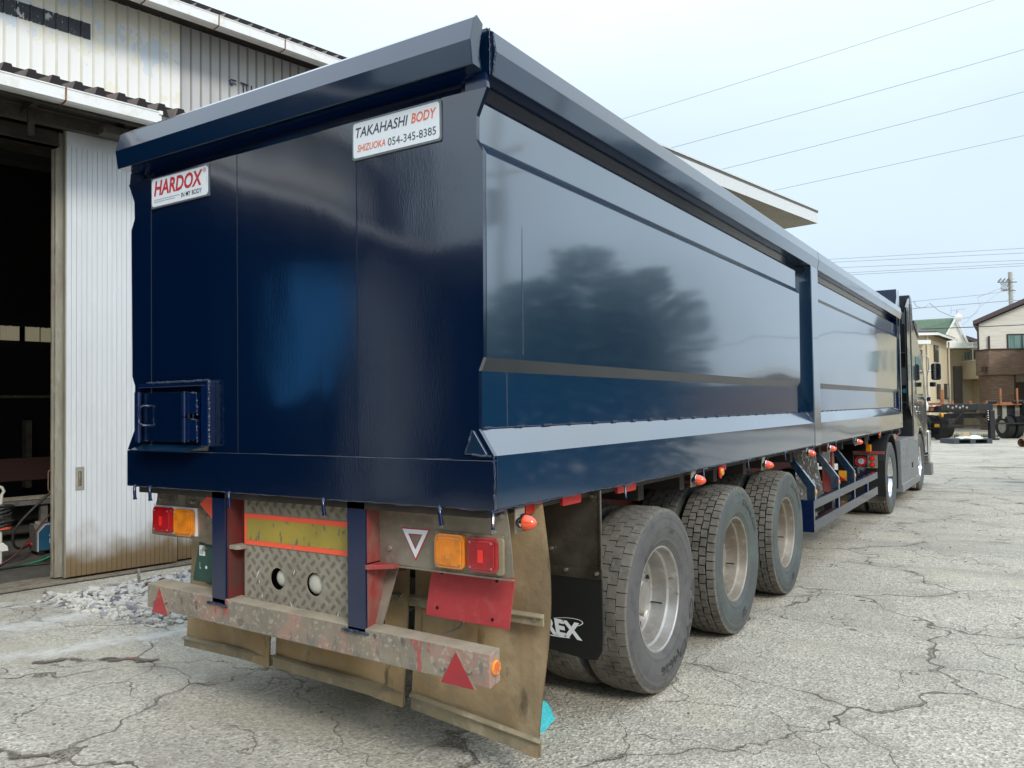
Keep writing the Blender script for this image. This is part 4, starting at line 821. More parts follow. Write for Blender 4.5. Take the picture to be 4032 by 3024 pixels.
# gutters
def gutter(y0, y1, off, z0, z1, joints, w=.16):
    g = B().prism([(off - w, z1 - .02), (off - w, z0 + .01), (off - .05, z0), (off - .004, z0 + .01), (off, z1 - .012), (off + .006, z1 - .01), (off + .006, z1), (off - .012, z1), (off - .012, z0 + .02), (off - w + .01, z0 + .02), (off - w + .01, z1 - .02)], 'y', y0, y1)
    g = g.build('gutter', 'gutter', WH)
    for j in joints:
        B().prism([(off - w, z0 - .003), (off - .05, z0 - .004), (off + .001, z0 + .006), (off + .007, z1 + .004), (off + .001, z1 + .005), (off - .004, z0 + .012), (off - .05, z0), (off - w, z0)], 'y', j, j + .014).build('gutter_joint', 'rust', g)
    return g
g = gutter(-12, .585, .80, 4.372, 4.494, [-2.05, -1.15, -.265])
B().box(.64, .80, .582, .590, 4.372, 4.49).box(.77, .812, .565, .598, 4.465, 4.50).build('gutter_end_cap', 'gutter', g)
g = gutter(.60, 9, .60, 4.42, 4.53, [1.6, 2.8]); 
g = gutter(-12, 8.4, -.90, 6.40, 6.535, [-2.4, -1.5, -.6, .2, 1.15, 2.05, 2.98, 3.88, 4.8])
# undersides, fascia and beams
B().box(-1.5, .66, -12, .58, 4.50, 4.52).build('eave_soffit', 'under', WH); B().box(-1.5, .45, .58, 9, 4.52, 4.54).build('eave_soffit', 'under', WH)
B().box(-1.55, -1.02, -12, 8.4, 6.545, 6.56).build('eave_soffit', 'under', WH)
B().box(.60, .66, -12, .58, 4.36, 4.50).build('eave_beam', 'under', WH)
for s_ in (-1.6, -.42, .38): B().box(.10, .60, s_, s_ + .05, 4.40, 4.46).box(.30, .34, s_, s_ + .05, 4.15 if s_ < 0 else 4.3, 4.42).build('eave_bracket', 'under', WH)
B().box(.02, .10, -12, 9, 4.36, 4.48).box(.0, .12, -12, 9, 4.48, 4.50).build('door_track', 'gut_dk', WH, bevel=.003)
B().box(-.12, -.02, -12, -.05, 4.20, 4.34).box(-.14, .0, -12, -.05, 4.20, 4.215).build('lintel_beam', 'under', WH)
B().box(.28, .42, .20, .60, 4.30, 4.38).build('track_cover', 'gut_dk', WH)
B().box(-.14, -.10, -12, 9, 4.34, 4.9).build('upper_band', 'inside', WH)
# corrugated roof sheets over the lean-to
def corr(y0, p, ze, h, x_out, x_in, rise, t=.006):
    pr = [(0, 0), (p * .16, 0), (p * .36, h), (p * .66, h), (p * .86, 0), (p, 0)]
    m = B(); n = len(pr)
    top = [(x_out, y0 + a, ze + b) for a, b in pr]; bk = [(x_in, y0 + a, ze + b + rise) for a, b in pr]
    m.add(top + bk, [(i, i + 1, n + i + 1, n + i) for i in range(n - 1)], 0)
    m.add([(x_out + .001, y0 + a, ze + b - .001) for a, b in pr[1:5]], [(0, 1, 2, 3)], 1)
    for yy in (y0 + p * .5,):
        m.cyl((x_out - .10, yy, ze + h + .008), (x_out - .10, yy, ze + h + .03), .008, n=6, mi=0).cyl((x_out - .10, yy, ze + h + .008), (x_out - .10, yy, ze + h + .014), .02, n=8, mi=0)
    return m
y = -1.15
for k in range(20): corr(y, .190, 4.515, .115, .66, -1.5, .42).build('roof_sheet', ['roof', 'roofdark'], WH, recalc=False); y += .190
m = B(); y = -1.15
while y > -12: q = corr(y - .19, .19, 4.515, .115, .66, -1.5, .42); m.add(q.v, q.f); m.m[-len(q.f):] = q.m; y -= .19
y = -1.15 + .19 * 20
while y < 9: q = corr(y, .19, 4.515, .115, .66, -1.5, .42); m.add(q.v, q.f); m.m[-len(q.f):] = q.m; y += .19
m.build('far_roof_sheets', ['roof', 'roofdark'], WH, kind='stuff', recalc=False)
y = 1.2
for k in range(19): corr(y, .190, 6.60, .062, -1.02, -3.5, .50).build('roof_sheet', ['roof', 'roofdark'], WH, recalc=False); y += .190
m = B(); y = 1.2
while y > -12: q = corr(y - .19, .19, 6.60, .062, -1.02, -3.5, .5); m.add(q.v, q.f); m.m[-len(q.f):] = q.m; y -= .19
y = 1.2 + .19 * 19
while y < 8.4: q = corr(y, .19, 6.60, .062, -1.02, -3.5, .5); m.add(q.v, q.f); m.m[-len(q.f):] = q.m; y += .19
m.build('far_roof_sheets', ['roof', 'roofdark'], WH, kind='stuff', recalc=False)
# sliding door leaves made of narrow boards
bw = .0475
def leaf(y0, n, off, zb, zt):
    d = B().box(off - .055, off - .014, y0, y0 + n * bw, zb, zt).build('sliding_door', 'steelbeige', WH)
    me = {}
    for k in range(n):
        yy = y0 + k * bw; pr_ = .0015 * (k % 2)
        b_ = B().prism([(off - .012, yy + .0004), (off - .0005 - pr_, yy + .002), (off - pr_, yy + bw * .5), (off - .0005 - pr_, yy + bw - .002), (off - .012, yy + bw - .0004)], 'z', zb, zt - .16)
        b_.build('door_board', 'door', d)
    B().box(off - .014, off + .004, y0, y0 + n * bw, zt - .16, zt).build('door_head_rail', 'door', d, bevel=.002)
    return d
D1 = leaf(.012, 23, .0, .035, 4.385)
B().box(-.058, .006, .0, .0115, .03, 4.39).build('door_edge_channel', 'steelbeige', D1, bevel=.002)
hp_ = B().box(.000, .004, .098, .178, .862, 1.088).build('pull_plate', 'steelbeige', D1, bevel=.001)
B().box(.0042, .0055, .124, .152, .905, 1.045).build('pull_recess', 'groove', hp_); B().box(.0055, .007, .127, .143, .91, 1.04).build('pull_grip', 'gut_un', hp_)
for yy in (.106, .170):
    for zz in (.872, 1.078): B().cyl((.004, yy, zz), (.0055, yy, zz), .004, n=6).build('screw', 'bolt', hp_)
D2 = leaf(1.14, 30, -.065, .035, 4.385)
for off in (-.10, -.155):
    d = B().box(off - .022, off + .020, -.055 + (off + .10) * .2, .9, .03, 4.36).build('sliding_door', 'steelbeige', WH, bevel=.006)
    B().box(off - .006, off + .012, -.062 + (off + .10) * .2, -.054 + (off + .10) * .2, .03, 4.36).build('door_edge_strip', 'gut_un', d)
MB(RW).tube([(-.12, -.09, .86), (-.12, -.105, .88), (-.12, -.105, 1.05), (-.12, -.09, 1.07)], .004, 6).build('door_handle', 'rust', WH)
# jamb and blank walls further along
B().box(-.3, 0, 2.6, 9, 0, 4.36).build('lower_wall', 'grey', WH); B().box(-.4, 0, -12, -9.5, 0, 4.4).build('lower_wall', 'cream', WH)
# floor rails of the sliding doors
for k, off in enumerate((.10, .035, -.03, -.10, -.17, -.24, -.31)):
    B().box(off - .011, off + .011, -12, 9, .0, .012 + .004 * (k % 2)).build('floor_rail', 'gut_un', WH)
B().box(-.36, .16, -12, 9, .0005, .004).build('rail_bed', 'darkunder', WH)
# interior
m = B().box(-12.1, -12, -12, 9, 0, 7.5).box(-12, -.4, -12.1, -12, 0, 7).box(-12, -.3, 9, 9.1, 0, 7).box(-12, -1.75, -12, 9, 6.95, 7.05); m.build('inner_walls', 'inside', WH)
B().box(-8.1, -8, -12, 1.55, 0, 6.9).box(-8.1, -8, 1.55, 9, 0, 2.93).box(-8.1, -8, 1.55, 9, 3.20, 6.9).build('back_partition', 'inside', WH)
for a, b in ((.4, 1.5), (1.56, 1.88), (1.96, 2.2), (2.215, 2.47)):
    m = B(); k = a
    while k < b - .02: m.strip([(-7.97, k), (-7.955, k + .012), (-7.97, k + .024)], 'z', 2.935, 3.195 + random.uniform(-.006, .006)); k += .024
    m.build('translucent_sheet', 'transl', WH, recalc=False)
B().box(-7.9, -7.86, -2, 8, 1.9, 1.95).box(-7.9, -7.7, 1.9, 2.0, .3, 1.5).build('partition_rail', 'gut_un', WH)
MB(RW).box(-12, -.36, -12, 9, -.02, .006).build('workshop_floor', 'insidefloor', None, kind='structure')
B().box(-3.9, -3.7, -2, 3, .72, 1.02).build('steel_beam', M('red_oxide_steel', (.045, .016, .012), .85), WH, bevel=.01)

# things standing in the doorway
def P_(x, y, z): return RW @ Vector((x, y, z))
WD = thing('welding_machine', 'blue and grey wheeled welding machine partly hidden behind the sliding door edge', 'welder', tuple(P_(-1.75, .55, 0)))
RB = RW @ Matrix.Translation((-1.75, .28, .05))
MB(RB).prism([(-.22, 0), (.0, 0), (.0, .22), (-.07, .30), (-.22, .30)], 'y', .0, .5).build('casing', 'greybox', WD, bevel=.004)
sp = MB(RB @ Matrix.Translation((.004, 0, 0))).prism([(.03, .01), (.49, .01), (.49, .29), (.10, .29), (.03, .21)], 'x', 0, .006).build('side_panel', 'otcblue', WD)
rim_ = MB(RB).tube([(.008, .02, .0), (.008, .02, .215), (.008, .095, .30), (.008, .5, .30)], .005, 6).build('panel_edging', 'white', sp)
t1 = MB(RB); text_rect(t1, 'DAIHEN', lambda u, v: (.0115, .135 + u * .24, .085 + v * .05), 0, 1, 0, 1, bold=.03); text_rect(t1, 'OTC', lambda u, v: (.0115, .165 + u * .12, .162 + v * .025), 0, 1, 0, 1, bold=.04)
for k in range(28):
    a, b = 2 * math.pi * k / 28, 2 * math.pi * (k + 1) / 28
    t1.add([(.0115, .225 + q * .095 * math.cos(c), .1745 + q * .03 * math.sin(c)) for q, c in ((1, a), (1, b), (.93, b), (.93, a))], [(0, 1, 2, 3)])
t1.build('lettering', M('pale_blue_print', (.45, .62, .68), .5), sp)
for yy in (.05, .42): MB(RB).cyl((-.20, yy, -.02), (.02, yy, -.02), .035, n=14).build('wheel', 'blackrub', WD, smooth=40)
MB(RB).cyl((-.12, .06, .30), (-.12, .06, .33), .035, n=16).build('knob', 'steelbeige', WD); MB(RB).box(-.05, -.02, .3, .36, .31, .345).build('blue_cap', 'pr_navy', WD)
MB(RB).cyl((-.15, -.06, .07), (-.15, -.0, .07), .022, n=12).build('cable_plug', 'brightred', WD, smooth=40)
HR = thing('cable_stand', 'off-white tube stand draped with a thick coil of black welding cable', 'stand', tuple(P_(-1.3, -.2, 0)))
cx_, cy_ = -1.30, -.19
MB(RW).tube([(cx_, cy_, .03), (cx_, cy_, .62), (cx_ - .005, cy_ + .01, .76), (cx_, cy_ + .03, .80), (cx_, cy_ + .01, .84), (cx_, cy_ - .04, .86)], .016, 10).build('pole', 'wpole', HR, smooth=60)
MB(RW).prism([(-.07, 0), (.07, 0), (.055, .09), (0, .12), (-.055, .09)], 'x', cx_ - .02, cx_ + .02).build('base_bracket', 'plate_w', HR) if 0 else MB(RW @ Matrix.Translation((cx_, cy_, .17))).prism([(-.05, 0), (.07, 0), (.06, .05), (.02, .09), (-.03, .08)], 'x', -.02, .02).build('base_bracket', 'whitep', HR, bevel=.004)
for k in range(9):
    zz = .44 + .024 * k; rr = .085 + .012 * math.sin(k * 1.7); pts = [(cx_ + rr * .6 * math.cos(R(a)), cy_ + .01 + rr * math.sin(R(a)) + .01 * math.sin(k), zz + .02 * math.sin(R(a) + k)) for a in range(0, 361, 24)]
    MB(RW).tube(pts, .017, 8).build('cable_loop', 'hose', HR, smooth=60)
for k in range(2):
    MB(RW).tube([(cx_ + .05 * math.cos(R(a)), cy_ + .02 + .075 * math.sin(R(a)), .405 + k * .012) for a in range(0, 361, 24)], .007, 6).build('orange_loop', 'orange', HR, smooth=60)
def cable(name, pts, r, mat, label, cat='cable'):
    # smooth by Catmull-Rom
    P = [Vector(p) for p in pts]; out = []
    for i in range(len(P) - 1):
        a, b, c, d = P[max(i - 1, 0)], P[i], P[i + 1], P[min(i + 2, len(P) - 1)]
        for k in range(6):
            t = k / 6; out.append(.5 * ((2 * b) + (c - a) * t + (2 * a - 5 * b + 4 * c - d) * t * t + (3 * b - a - 3 * c + d) * t ** 3))
    out.append(P[-1]); return MB(RW).tube(out, r, 8).build(name, mat, None, smooth=60, label=label, cat=cat)
cable('welding_cable', [(-1.25, .45, .90), (-1.28, .25, .72), (-1.30, .05, .52), (-1.32, -.06, .36), (-1.36, -.05, .22), (-1.42, .02, .16), (-1.55, .12, .15), (-1.78, .22, .14)], .014, 'hose', 'thick black cable looping down from the door edge to the welding machine')
cable('air_hose', [(-.9, .35, .75), (-1.0, .15, .50), (-1.08, .02, .30), (-1.15, -.12, .12), (-1.15, -.35, .02), (-1.1, -.7, .015)], .008, 'hose_r', 'thin maroon hose running slantwise from the door edge down to the floor')
cable('air_hose', [(-1.2, .6, .20), (-1.22, .35, .10), (-1.2, .15, .035), (-1.1, -.15, .02), (-1.05, -.6, .02)], .011, 'hose_g', 'bright green hose trailing across the doorway floor')
cable('ground_cable', [(-1.1, .6, .03), (-1.05, .2, .02), (-1.1, -.05, .025), (-1.05, -.4, .02)], .010, 'hose', 'black cable lying flat on the floor beside the green hose')
cable('ground_cable', [(-1.35, .5, .16), (-1.38, .35, .06), (-1.3, .2, .03), (-1.25, .28, .05), (-1.3, .4, .1)], .012, 'hose', 'short black cable loop under the front of the welding machine')
bn = thing('workbench', 'low dark steel workbench stacked with flat bars in the shadow of the doorway', 'bench', tuple(P_(-2.9, .5, 0)))
MB(RW).box(-3.2, -2.6, -1.5, 2.2, .50, .55).build('bench_top', 'greybox', bn)
for yy in (-1.2, .6, 2.0): MB(RW).box(-2.72, -2.64, yy, yy + .08, 0, .5).build('leg', 'greybox', bn)
for k in range(5): MB(RW).box(-2.95 + k * .05, -2.92 + k * .05, -1.2 + .2 * k, 1.8 + .08 * k, .555 + .012 * (k % 2), .575 + .012 * (k % 2)).build('steel_bar', 'gut_un', bn)

tp_ = thing('tarpaulin', 'blue tarpaulin hanging in the open workshop front, mirrored in the rear of the body', 'tarpaulin', tuple(P_(-.1, -7.6, 2.2)))
m = MB(RW); n = 12
m.add([(-.1 + .05 * math.sin(i * 1.3) * (1 - j / n * .5), -9.2 + 1.9 * i / n + .9 * (j / n) ** 2 * (1 - i / n), 4.15 - 2.2 * j / n - .3 * (i / n)) for j in range(n + 1) for i in range(n + 1)], [(j * (n + 1) + i, j * (n + 1) + i + 1, (j + 1) * (n + 1) + i + 1, (j + 1) * (n + 1) + i) for j in range(n) for i in range(n)])
m.build('sheet', 'tarp', tp_, smooth=60, recalc=False)
# canopy building behind the trailer
CB = thing('canopy_building', 'building with a wide flat white canopy whose beige underside shows above the trailer', 'building', tuple(P_(-3, 12, 0)))
m = B(); fl = 4.0; k = 0
m.box(-5, -.02, 4.5, 18.25, 6.34, 6.36); m.build('canopy_soffit', 'canopy', CB)
y = 18.26; k = 0
while y > 4.5: B().box(-.012, .0, y - 1.0 + .004, y, 6.34, 6.62).build('fascia_panel', 'wall_g', CB); y -= 1.0; k += 1
B().box(-5, .0, 18.262, 18.275, 6.34, 6.62).build('fascia_end', 'wall_g', CB)
B().box(-5, .03, 4.5, 18.30, 6.665, 6.70).build('canopy_top', 'wall_g', CB); B().box(-5, .012, 4.5, 18.28, 6.62, 6.662).build('canopy_shadow_gap', 'hs_grey', CB)
B().box(-6, -2.6, 4.5, 15.5, 0, 6.34).build('wall', 'grey', CB)
for yy in (16.4, 9.0): MB(RW).cyl((-.9, yy, 6.30), (-2.7, yy - .4, 5.5), .07, n=8).box(-1.05, -.8, yy - .1, yy + .1, 6.22, 6.34).build('canopy_brace', 'rust', CB)

# ================================================================ GROUND
def ground_mat():
    m = bpy.data.materials.new('worn_concrete_yard'); m.use_nodes = True; n = m.node_tree; L = n.links; b = n.nodes['Principled BSDF']; b.inputs['Roughness'].default_value = .88
    def N(t, **k):
        q = n.nodes.new(t)
        for a, c in k.items(): setattr(q, a, c)
        return q
    tc = N('ShaderNodeTexCoord'); G = tc.outputs['Object']
    def noise(sc, det=4, ro=.6, src=G, st=None):
        if st: mp_ = N('ShaderNodeMapping'); mp_.inputs['Scale'].default_value = st; L.new(src, mp_.inputs[0]); src = mp_.outputs[0]
        q = N('ShaderNodeTexNoise'); q.inputs['Scale'].default_value = sc; q.inputs['Detail'].default_value = det; q.inputs['Roughness'].default_value = ro; L.new(src, q.inputs[0]); return q
    def rng(s, a, c, lo=0, hi=1):
        q = N('ShaderNodeMapRange'); q.inputs[1].default_value = a; q.inputs[2].default_value = c; q.inputs[3].default_value = lo; q.inputs[4].default_value = hi; L.new(s, q.inputs[0]); return q.outputs[0]
    def mix(f, a, c, mode='MIX'):
        q = N('ShaderNodeMix', data_type='RGBA', blend_type=mode)
        if isinstance(f, float): q.inputs[0].default_value = f
        else: L.new(f, q.inputs[0])
        for i, v in ((6, a), (7, c)):
            if isinstance(v, tuple): q.inputs[i].default_value = (*v, 1)
            else: L.new(v, q.inputs[i])
        return q.outputs[2]
    def math_(op, a, c):
        q = N('ShaderNodeMath', operation=op)
        for i, v in ((0, a), (1, c)):
            if isinstance(v, (int, float)): q.inputs[i].default_value = v
            else: L.new(v, q.inputs[i])
        return q.outputs[0]
    # distorted coordinates for the cracks
    d1 = noise(1.3, 3, .6); vm_ = N('ShaderNodeVectorMath', operation='MULTIPLY_ADD'); L.new(d1.outputs['Color'], vm_.inputs[0]); vm_.inputs[1].default_value = (.9, .9, 0); L.new(G, vm_.inputs[2])
    d2 = noise(16, 6, .75); vm2 = N('ShaderNodeVectorMath', operation='MULTIPLY_ADD'); L.new(d2.outputs['Color'], vm2.inputs[0]); vm2.inputs[1].default_value = (.07, .07, 0); L.new(vm_.outputs[0], vm2.inputs[2])
    def cracks(sc):
        v = N('ShaderNodeTexVoronoi', feature='DISTANCE_TO_EDGE', voronoi_dimensions='2D'); v.inputs['Scale'].default_value = sc; L.new(vm2.outputs[0], v.inputs[0]); return v.outputs['Distance']
    wid = rng(noise(1.1, 2).outputs[0], .44, .76, -.003, .010)
    c1 = math_('SUBTRACT', 1.0, rng(math_('SUBTRACT', cracks(.62), wid), .0005, .006))
    w2 = rng(noise(.8, 2, .5, st=(1, 1, 5)).outputs[0], .40, .58, -.012, .005)
    c2 = math_('SUBTRACT', 1.0, rng(math_('SUBTRACT', cracks(1.7), w2), .0005, .006))
    brk = noise(75, 3, .7); crk_b = rng(brk.outputs[0], .38, .58, .25, 1)
    crack = math_('MAXIMUM', c1, math_('MULTIPLY', c2, .8))
    # aggregate
    vo = N('ShaderNodeTexVoronoi', voronoi_dimensions='2D'); vo.inputs['Scale'].default_value = 72; L.new(G, vo.inputs[0])
    sv = N('ShaderNodeSeparateXYZ'); L.new(vo.outputs['Color'], sv.inputs[0])
    cr_ = N('ShaderNodeValToRGB'); cr_.color_ramp.interpolation = 'LINEAR'; el = cr_.color_ramp.elements; el[0].position = 0; el[0].color = (0.181, 0.167, 0.151, 1); el[1].position = 1; el[1].color = (0.725, 0.672, 0.541, 1)
    for p, c in ((.12, (0.296, 0.281, 0.245, 1)), (.35, (0.450, 0.417, 0.339, 1)), (.75, (0.549, 0.509, 0.411, 1)), (.9, (0.680, 0.639, 0.541, 1))): q = el.new(p); q.color = c
    L.new(sv.outputs[0], cr_.inputs[0])
    fine = noise(240, 2); col = mix(rng(fine.outputs[0], .3, .7, 0, .30), cr_.outputs[0], (0.439, 0.406, 0.333))
    mott = noise(26, 3, .7); col = mix(rng(mott.outputs[0], .45, .70, 0, .75), col, (0.275, 0.255, 0.214))
    vo2 = N('ShaderNodeTexVoronoi', voronoi_dimensions='2D'); vo2.inputs['Scale'].default_value = 38; L.new(G, vo2.inputs[0]); sv2 = N('ShaderNodeSeparateXYZ'); L.new(vo2.outputs['Color'], sv2.inputs[0])
    pit = math_('MULTIPLY', rng(sv2.outputs[0], .80, .84), math_('SUBTRACT', 1.0, rng(vo2.outputs['Distance'], .18, .42))); col = mix(math_('MULTIPLY', pit, .6), col, (.13, .125, .115))
    chip = math_('MULTIPLY', rng(sv2.outputs[1], .86, .88), math_('SUBTRACT', 1.0, rng(vo2.outputs['Distance'], .15, .35))); col = mix(math_('MULTIPLY', chip, .7), col, (.74, .71, .63))
    lite = noise(13, 4, .7); col = mix(rng(lite.outputs[0], .52, .75, 0, .6), col, (0.582, 0.541, 0.448))
    tone = noise(.35, 3, .55); col = mix(rng(tone.outputs[0], .42, .62, 0, .45), col, (0.296, 0.281, 0.234))
    warm = noise(.6, 3, .5, st=(1, 1.6, 1)); col = mix(rng(warm.outputs[0], .5, .68, 0, .35), col, (0.505, 0.455, 0.333))
    tracks = noise(.9, 4, .6, st=(.12, 1.4, 1)); col = mix(rng(tracks.outputs[0], .50, .68, 0, .55), col, (0.264, 0.244, 0.208))
    oil = noise(1.7, 4, .6); col = mix(rng(oil.outputs[0], .64, .70, 0, .6), col, (0.165, 0.136, 0.104))
    rim_ = math_('SUBTRACT', 1.0, rng(cracks(.62), .01, .14)); col = mix(math_('MULTIPLY', rim_, rng(noise(3.5, 4, .65).outputs[0], .45, .66, 0, .75)), col, (0.241, 0.211, 0.172))
    col = mix(math_('MULTIPLY', math_('MULTIPLY', crack, crk_b), .80), col, (0.126, 0.099, 0.078))
    gr = N('ShaderNodeMix', data_type='RGBA', blend_type='MULTIPLY'); gr.inputs[0].default_value = 1; L.new(col, gr.inputs[6]); gr.inputs[7].default_value = (1.03, 1.01, .985, 1); col = gr.outputs[2]
    L.new(col, b.inputs['Base Color'])
    h = math_('ADD', math_('MULTIPLY', vo.outputs['Distance'], .25), math_('MULTIPLY', mott.outputs[0], .6)); h = math_('SUBTRACT', h, math_('MULTIPLY', crack, 1.6))
    bp_ = N('ShaderNodeBump'); bp_.inputs['Strength'].default_value = .9; bp_.inputs['Distance'].default_value = .018; L.new(h, bp_.inputs['Height']); L.new(bp_.outputs[0], b.inputs['Normal'])
    return m
K['ground'] = ground_mat()
gm = MB(); xs_ = [-220, -60, -20, -8, 0, 8, 20, 60, 220]; ys_ = [-220, -60, -20, -6, 0, 8, 20, 60, 260]; nx_ = len(xs_)
gm.add([(x, y, 0) for y in ys_ for x in xs_], [(j * nx_ + i, j * nx_ + i + 1, (j + 1) * nx_ + i + 1, (j + 1) * nx_ + i) for j in range(len(ys_) - 1) for i in range(nx_ - 1)])
gm.build('ground', 'ground', kind='structure', recalc=False)
def alpha_mat(name, col, scale, lo, hi, st=(1, 1, 1), edge=.12):
    m = bpy.data.materials.new(name); m.use_nodes = True; n = m.node_tree; L = n.links; b = n.nodes['Principled BSDF']; b.inputs['Base Color'].default_value = (*col, 1); b.inputs['Roughness'].default_value = .85
    t = n.nodes.new('ShaderNodeTexCoord'); mp_ = n.nodes.new('ShaderNodeMapping'); mp_.inputs['Scale'].default_value = st; L.new(t.outputs['Object'], mp_.inputs[0])
    q = n.nodes.new('ShaderNodeTexNoise'); q.inputs['Scale'].default_value = scale; q.inputs['Detail'].default_value = 7; q.inputs['Roughness'].default_value = .7; L.new(mp_.outputs[0], q.inputs[0])
    at = n.nodes.new('ShaderNodeAttribute'); at.attribute_name = 'edge'; ad = n.nodes.new('ShaderNodeMath'); ad.operation = 'MULTIPLY_ADD'; L.new(at.outputs['Fac'], ad.inputs[0]); ad.inputs[1].default_value = .5; L.new(q.outputs[0], ad.inputs[2])
    r_ = n.nodes.new('ShaderNodeMapRange'); r_.inputs[1].default_value = lo + .5; r_.inputs[2].default_value = hi + .5; r_.inputs[4].default_value = .55 if 'chalk' in name else 1; L.new(ad.outputs[0], r_.inputs[0]); L.new(r_.outputs[0], b.inputs['Alpha']); return m
def stain(name, line, w0, w1, mat, z, kind='structure'):
    """soft-edged sheet along a line; 'edge' falls off to the rim"""
    vs = []; ed = []; P = [Vector((a, b, 0)) for a, b in line]; n = len(P)
    for i, p in enumerate(P):
        d = (P[min(i + 1, n - 1)] - P[max(i - 1, 0)]).normalized(); q = Vector((-d.y, d.x, 0)); w = w0 + (w1 - w0) * i / (n - 1)
        for k, t in enumerate((-1, -.5, 0, .5, 1)): vs.append(tuple(p + q * w * t + Vector((0, 0, z)))); ed.append((1 - abs(t)) * (0.0 if i in (0, n - 1) else 1))
    fs = [(i * 5 + k, i * 5 + k + 1, (i + 1) * 5 + k + 1, (i + 1) * 5 + k) for i in range(n - 1) for k in range(4)]
    me = bpy.data.meshes.new(name); me.from_pydata(vs, [], fs); me.materials.append(mat); a = me.attributes.new('edge', 'FLOAT', 'POINT'); a.data.foreach_set('value', ed)
    return place(name, me, None, kind=kind)
wh_ = alpha_mat('chalky_white_residue', (.80, .78, .72), 5, .22, .50, (1, 1, 1))
def sm(line, n=10):
    P = [Vector((a, b, 0)) for a, b in line]; out = []
    for i in range(len(P) - 1):
        for k in range(n): q = P[i].lerp(P[i + 1], k / n); out.append((q.x + .03 * math.sin(i * 9 + k), q.y + .03 * math.cos(i * 7 + k * 1.3)))
    return out + [(P[-1].x, P[-1].y)]
stain('chalky_streak', sm([(-5.6, -1.0), (-4.75, .35), (-4.65, .95), (-4.8, 1.55)]), .55, .38, wh_, .004)
stain('chalky_streak', sm([(-4.6, -1.2), (-4.0, -.05), (-3.7, .7), (-3.35, 1.35)]), .30, .34, wh_, .004)
stain('chalky_streak', sm([(-5.8, .6), (-5.35, .9), (-5.2, 1.2)]), .25, .2, wh_, .0075)
stain('pale_band', sm([(-1.5, 14.3), (3, 14.6), (9, 15.0), (20, 15.6)]), .30, .35, alpha_mat('pinkish_patch', (.52, .47, .42), 3, .22, .5), .004)
stain('oil_stain', sm([(1.2, 12.2), (2.2, 12.5), (3.2, 12.6)]), .22, .2, alpha_mat('oil', (.09, .07, .06), 4, .42, .6), .008)
stain('mud_patch', sm([(-3.75, .1), (-3.35, .42), (-3.0, .55)]), .13, .1, alpha_mat('mud', (.13, .105, .085), 9, .36, .5), .008)
stain('red_smear', sm([(-3.32, .47), (-3.22, .50), (-3.12, .50)], 4), .03, .03, alpha_mat('red_chalk', (.62, .20, .18), 18, .38, .55), .012)
stain('mud_patch', sm([(-3.2, -.95), (-2.6, -.75), (-2.1, -.6)]), .12, .08, alpha_mat('mud2', (.14, .115, .09), 9, .36, .5), .008)
stain('dark_tyre_track', sm([(.8, 16), (6, 17.5), (14, 19.5)]), .35, .5, alpha_mat('tyre_dirt', (.15, .14, .12), 2, .32, .6, (.2, 1.2, 1)), .008)
stain('dark_tyre_track', sm([(0, 20), (6, 21), (16, 24)]), .5, .7, alpha_mat('tyre_dirt2', (.15, .14, .12), 2, .32, .6, (.2, 1.2, 1)), .008)
# gravel heap in front of the door
K['stones'] = [K['stone'], M('grey_stone', (.30, .29, .29), .85), M('cream_stone', (.56, .53, .46), .85), M('dark_stone', (.14, .13, .14), .85)]
gv = MB(); rs = random.Random(11)
poly_ = [(-5.45, 1.22), (-5.25, 2.2), (-5.1, 3.9), (-3.4, 3.9), (-3.15, 2.6), (-3.55, 1.75), (-3.9, 1.3), (-4.5, 1.05), (-5.0, 1.12)]
def inside(x, y):
    c = False; j = len(poly_) - 1
    for i in range(len(poly_)):
        (xi, yi), (xj, yj) = poly_[i], poly_[j]
        if (yi > y) != (yj > y) and x < (xj - xi) * (y - yi) / (yj - yi) + xi: c = not c
        j = i
    return c
def edge_d(x, y):
    best = 9
    for i in range(len(poly_)):
        a = Vector(poly_[i]); b = Vector(poly_[(i + 1) % len(poly_)]); p = Vector((x, y)); t = max(0, min(1, (p - a).dot(b - a) / (b - a).length_squared)); best = min(best, (p - a - (b - a) * t).length)
    return best
ICO = [(0, 0, -1), (.72, -.53, -.45), (-.28, -.85, -.45), (-.89, 0, -.45), (-.28, .85, -.45), (.72, .53, -.45), (.28, -.85, .45), (-.72, -.53, .45), (-.72, .53, .45), (.28, .85, .45), (.89, 0, .45), (0, 0, 1)]
ICF = [(0, 1, 2), (1, 0, 5), (0, 2, 3), (0, 3, 4), (0, 4, 5), (1, 5, 10), (2, 1, 6), (3, 2, 7), (4, 3, 8), (5, 4, 9), (1, 10, 6), (2, 6, 7), (3, 7, 8), (4, 8, 9), (5, 9, 10), (6, 10, 11), (7, 6, 11), (8, 7, 11), (9, 8, 11), (10, 9, 11)]
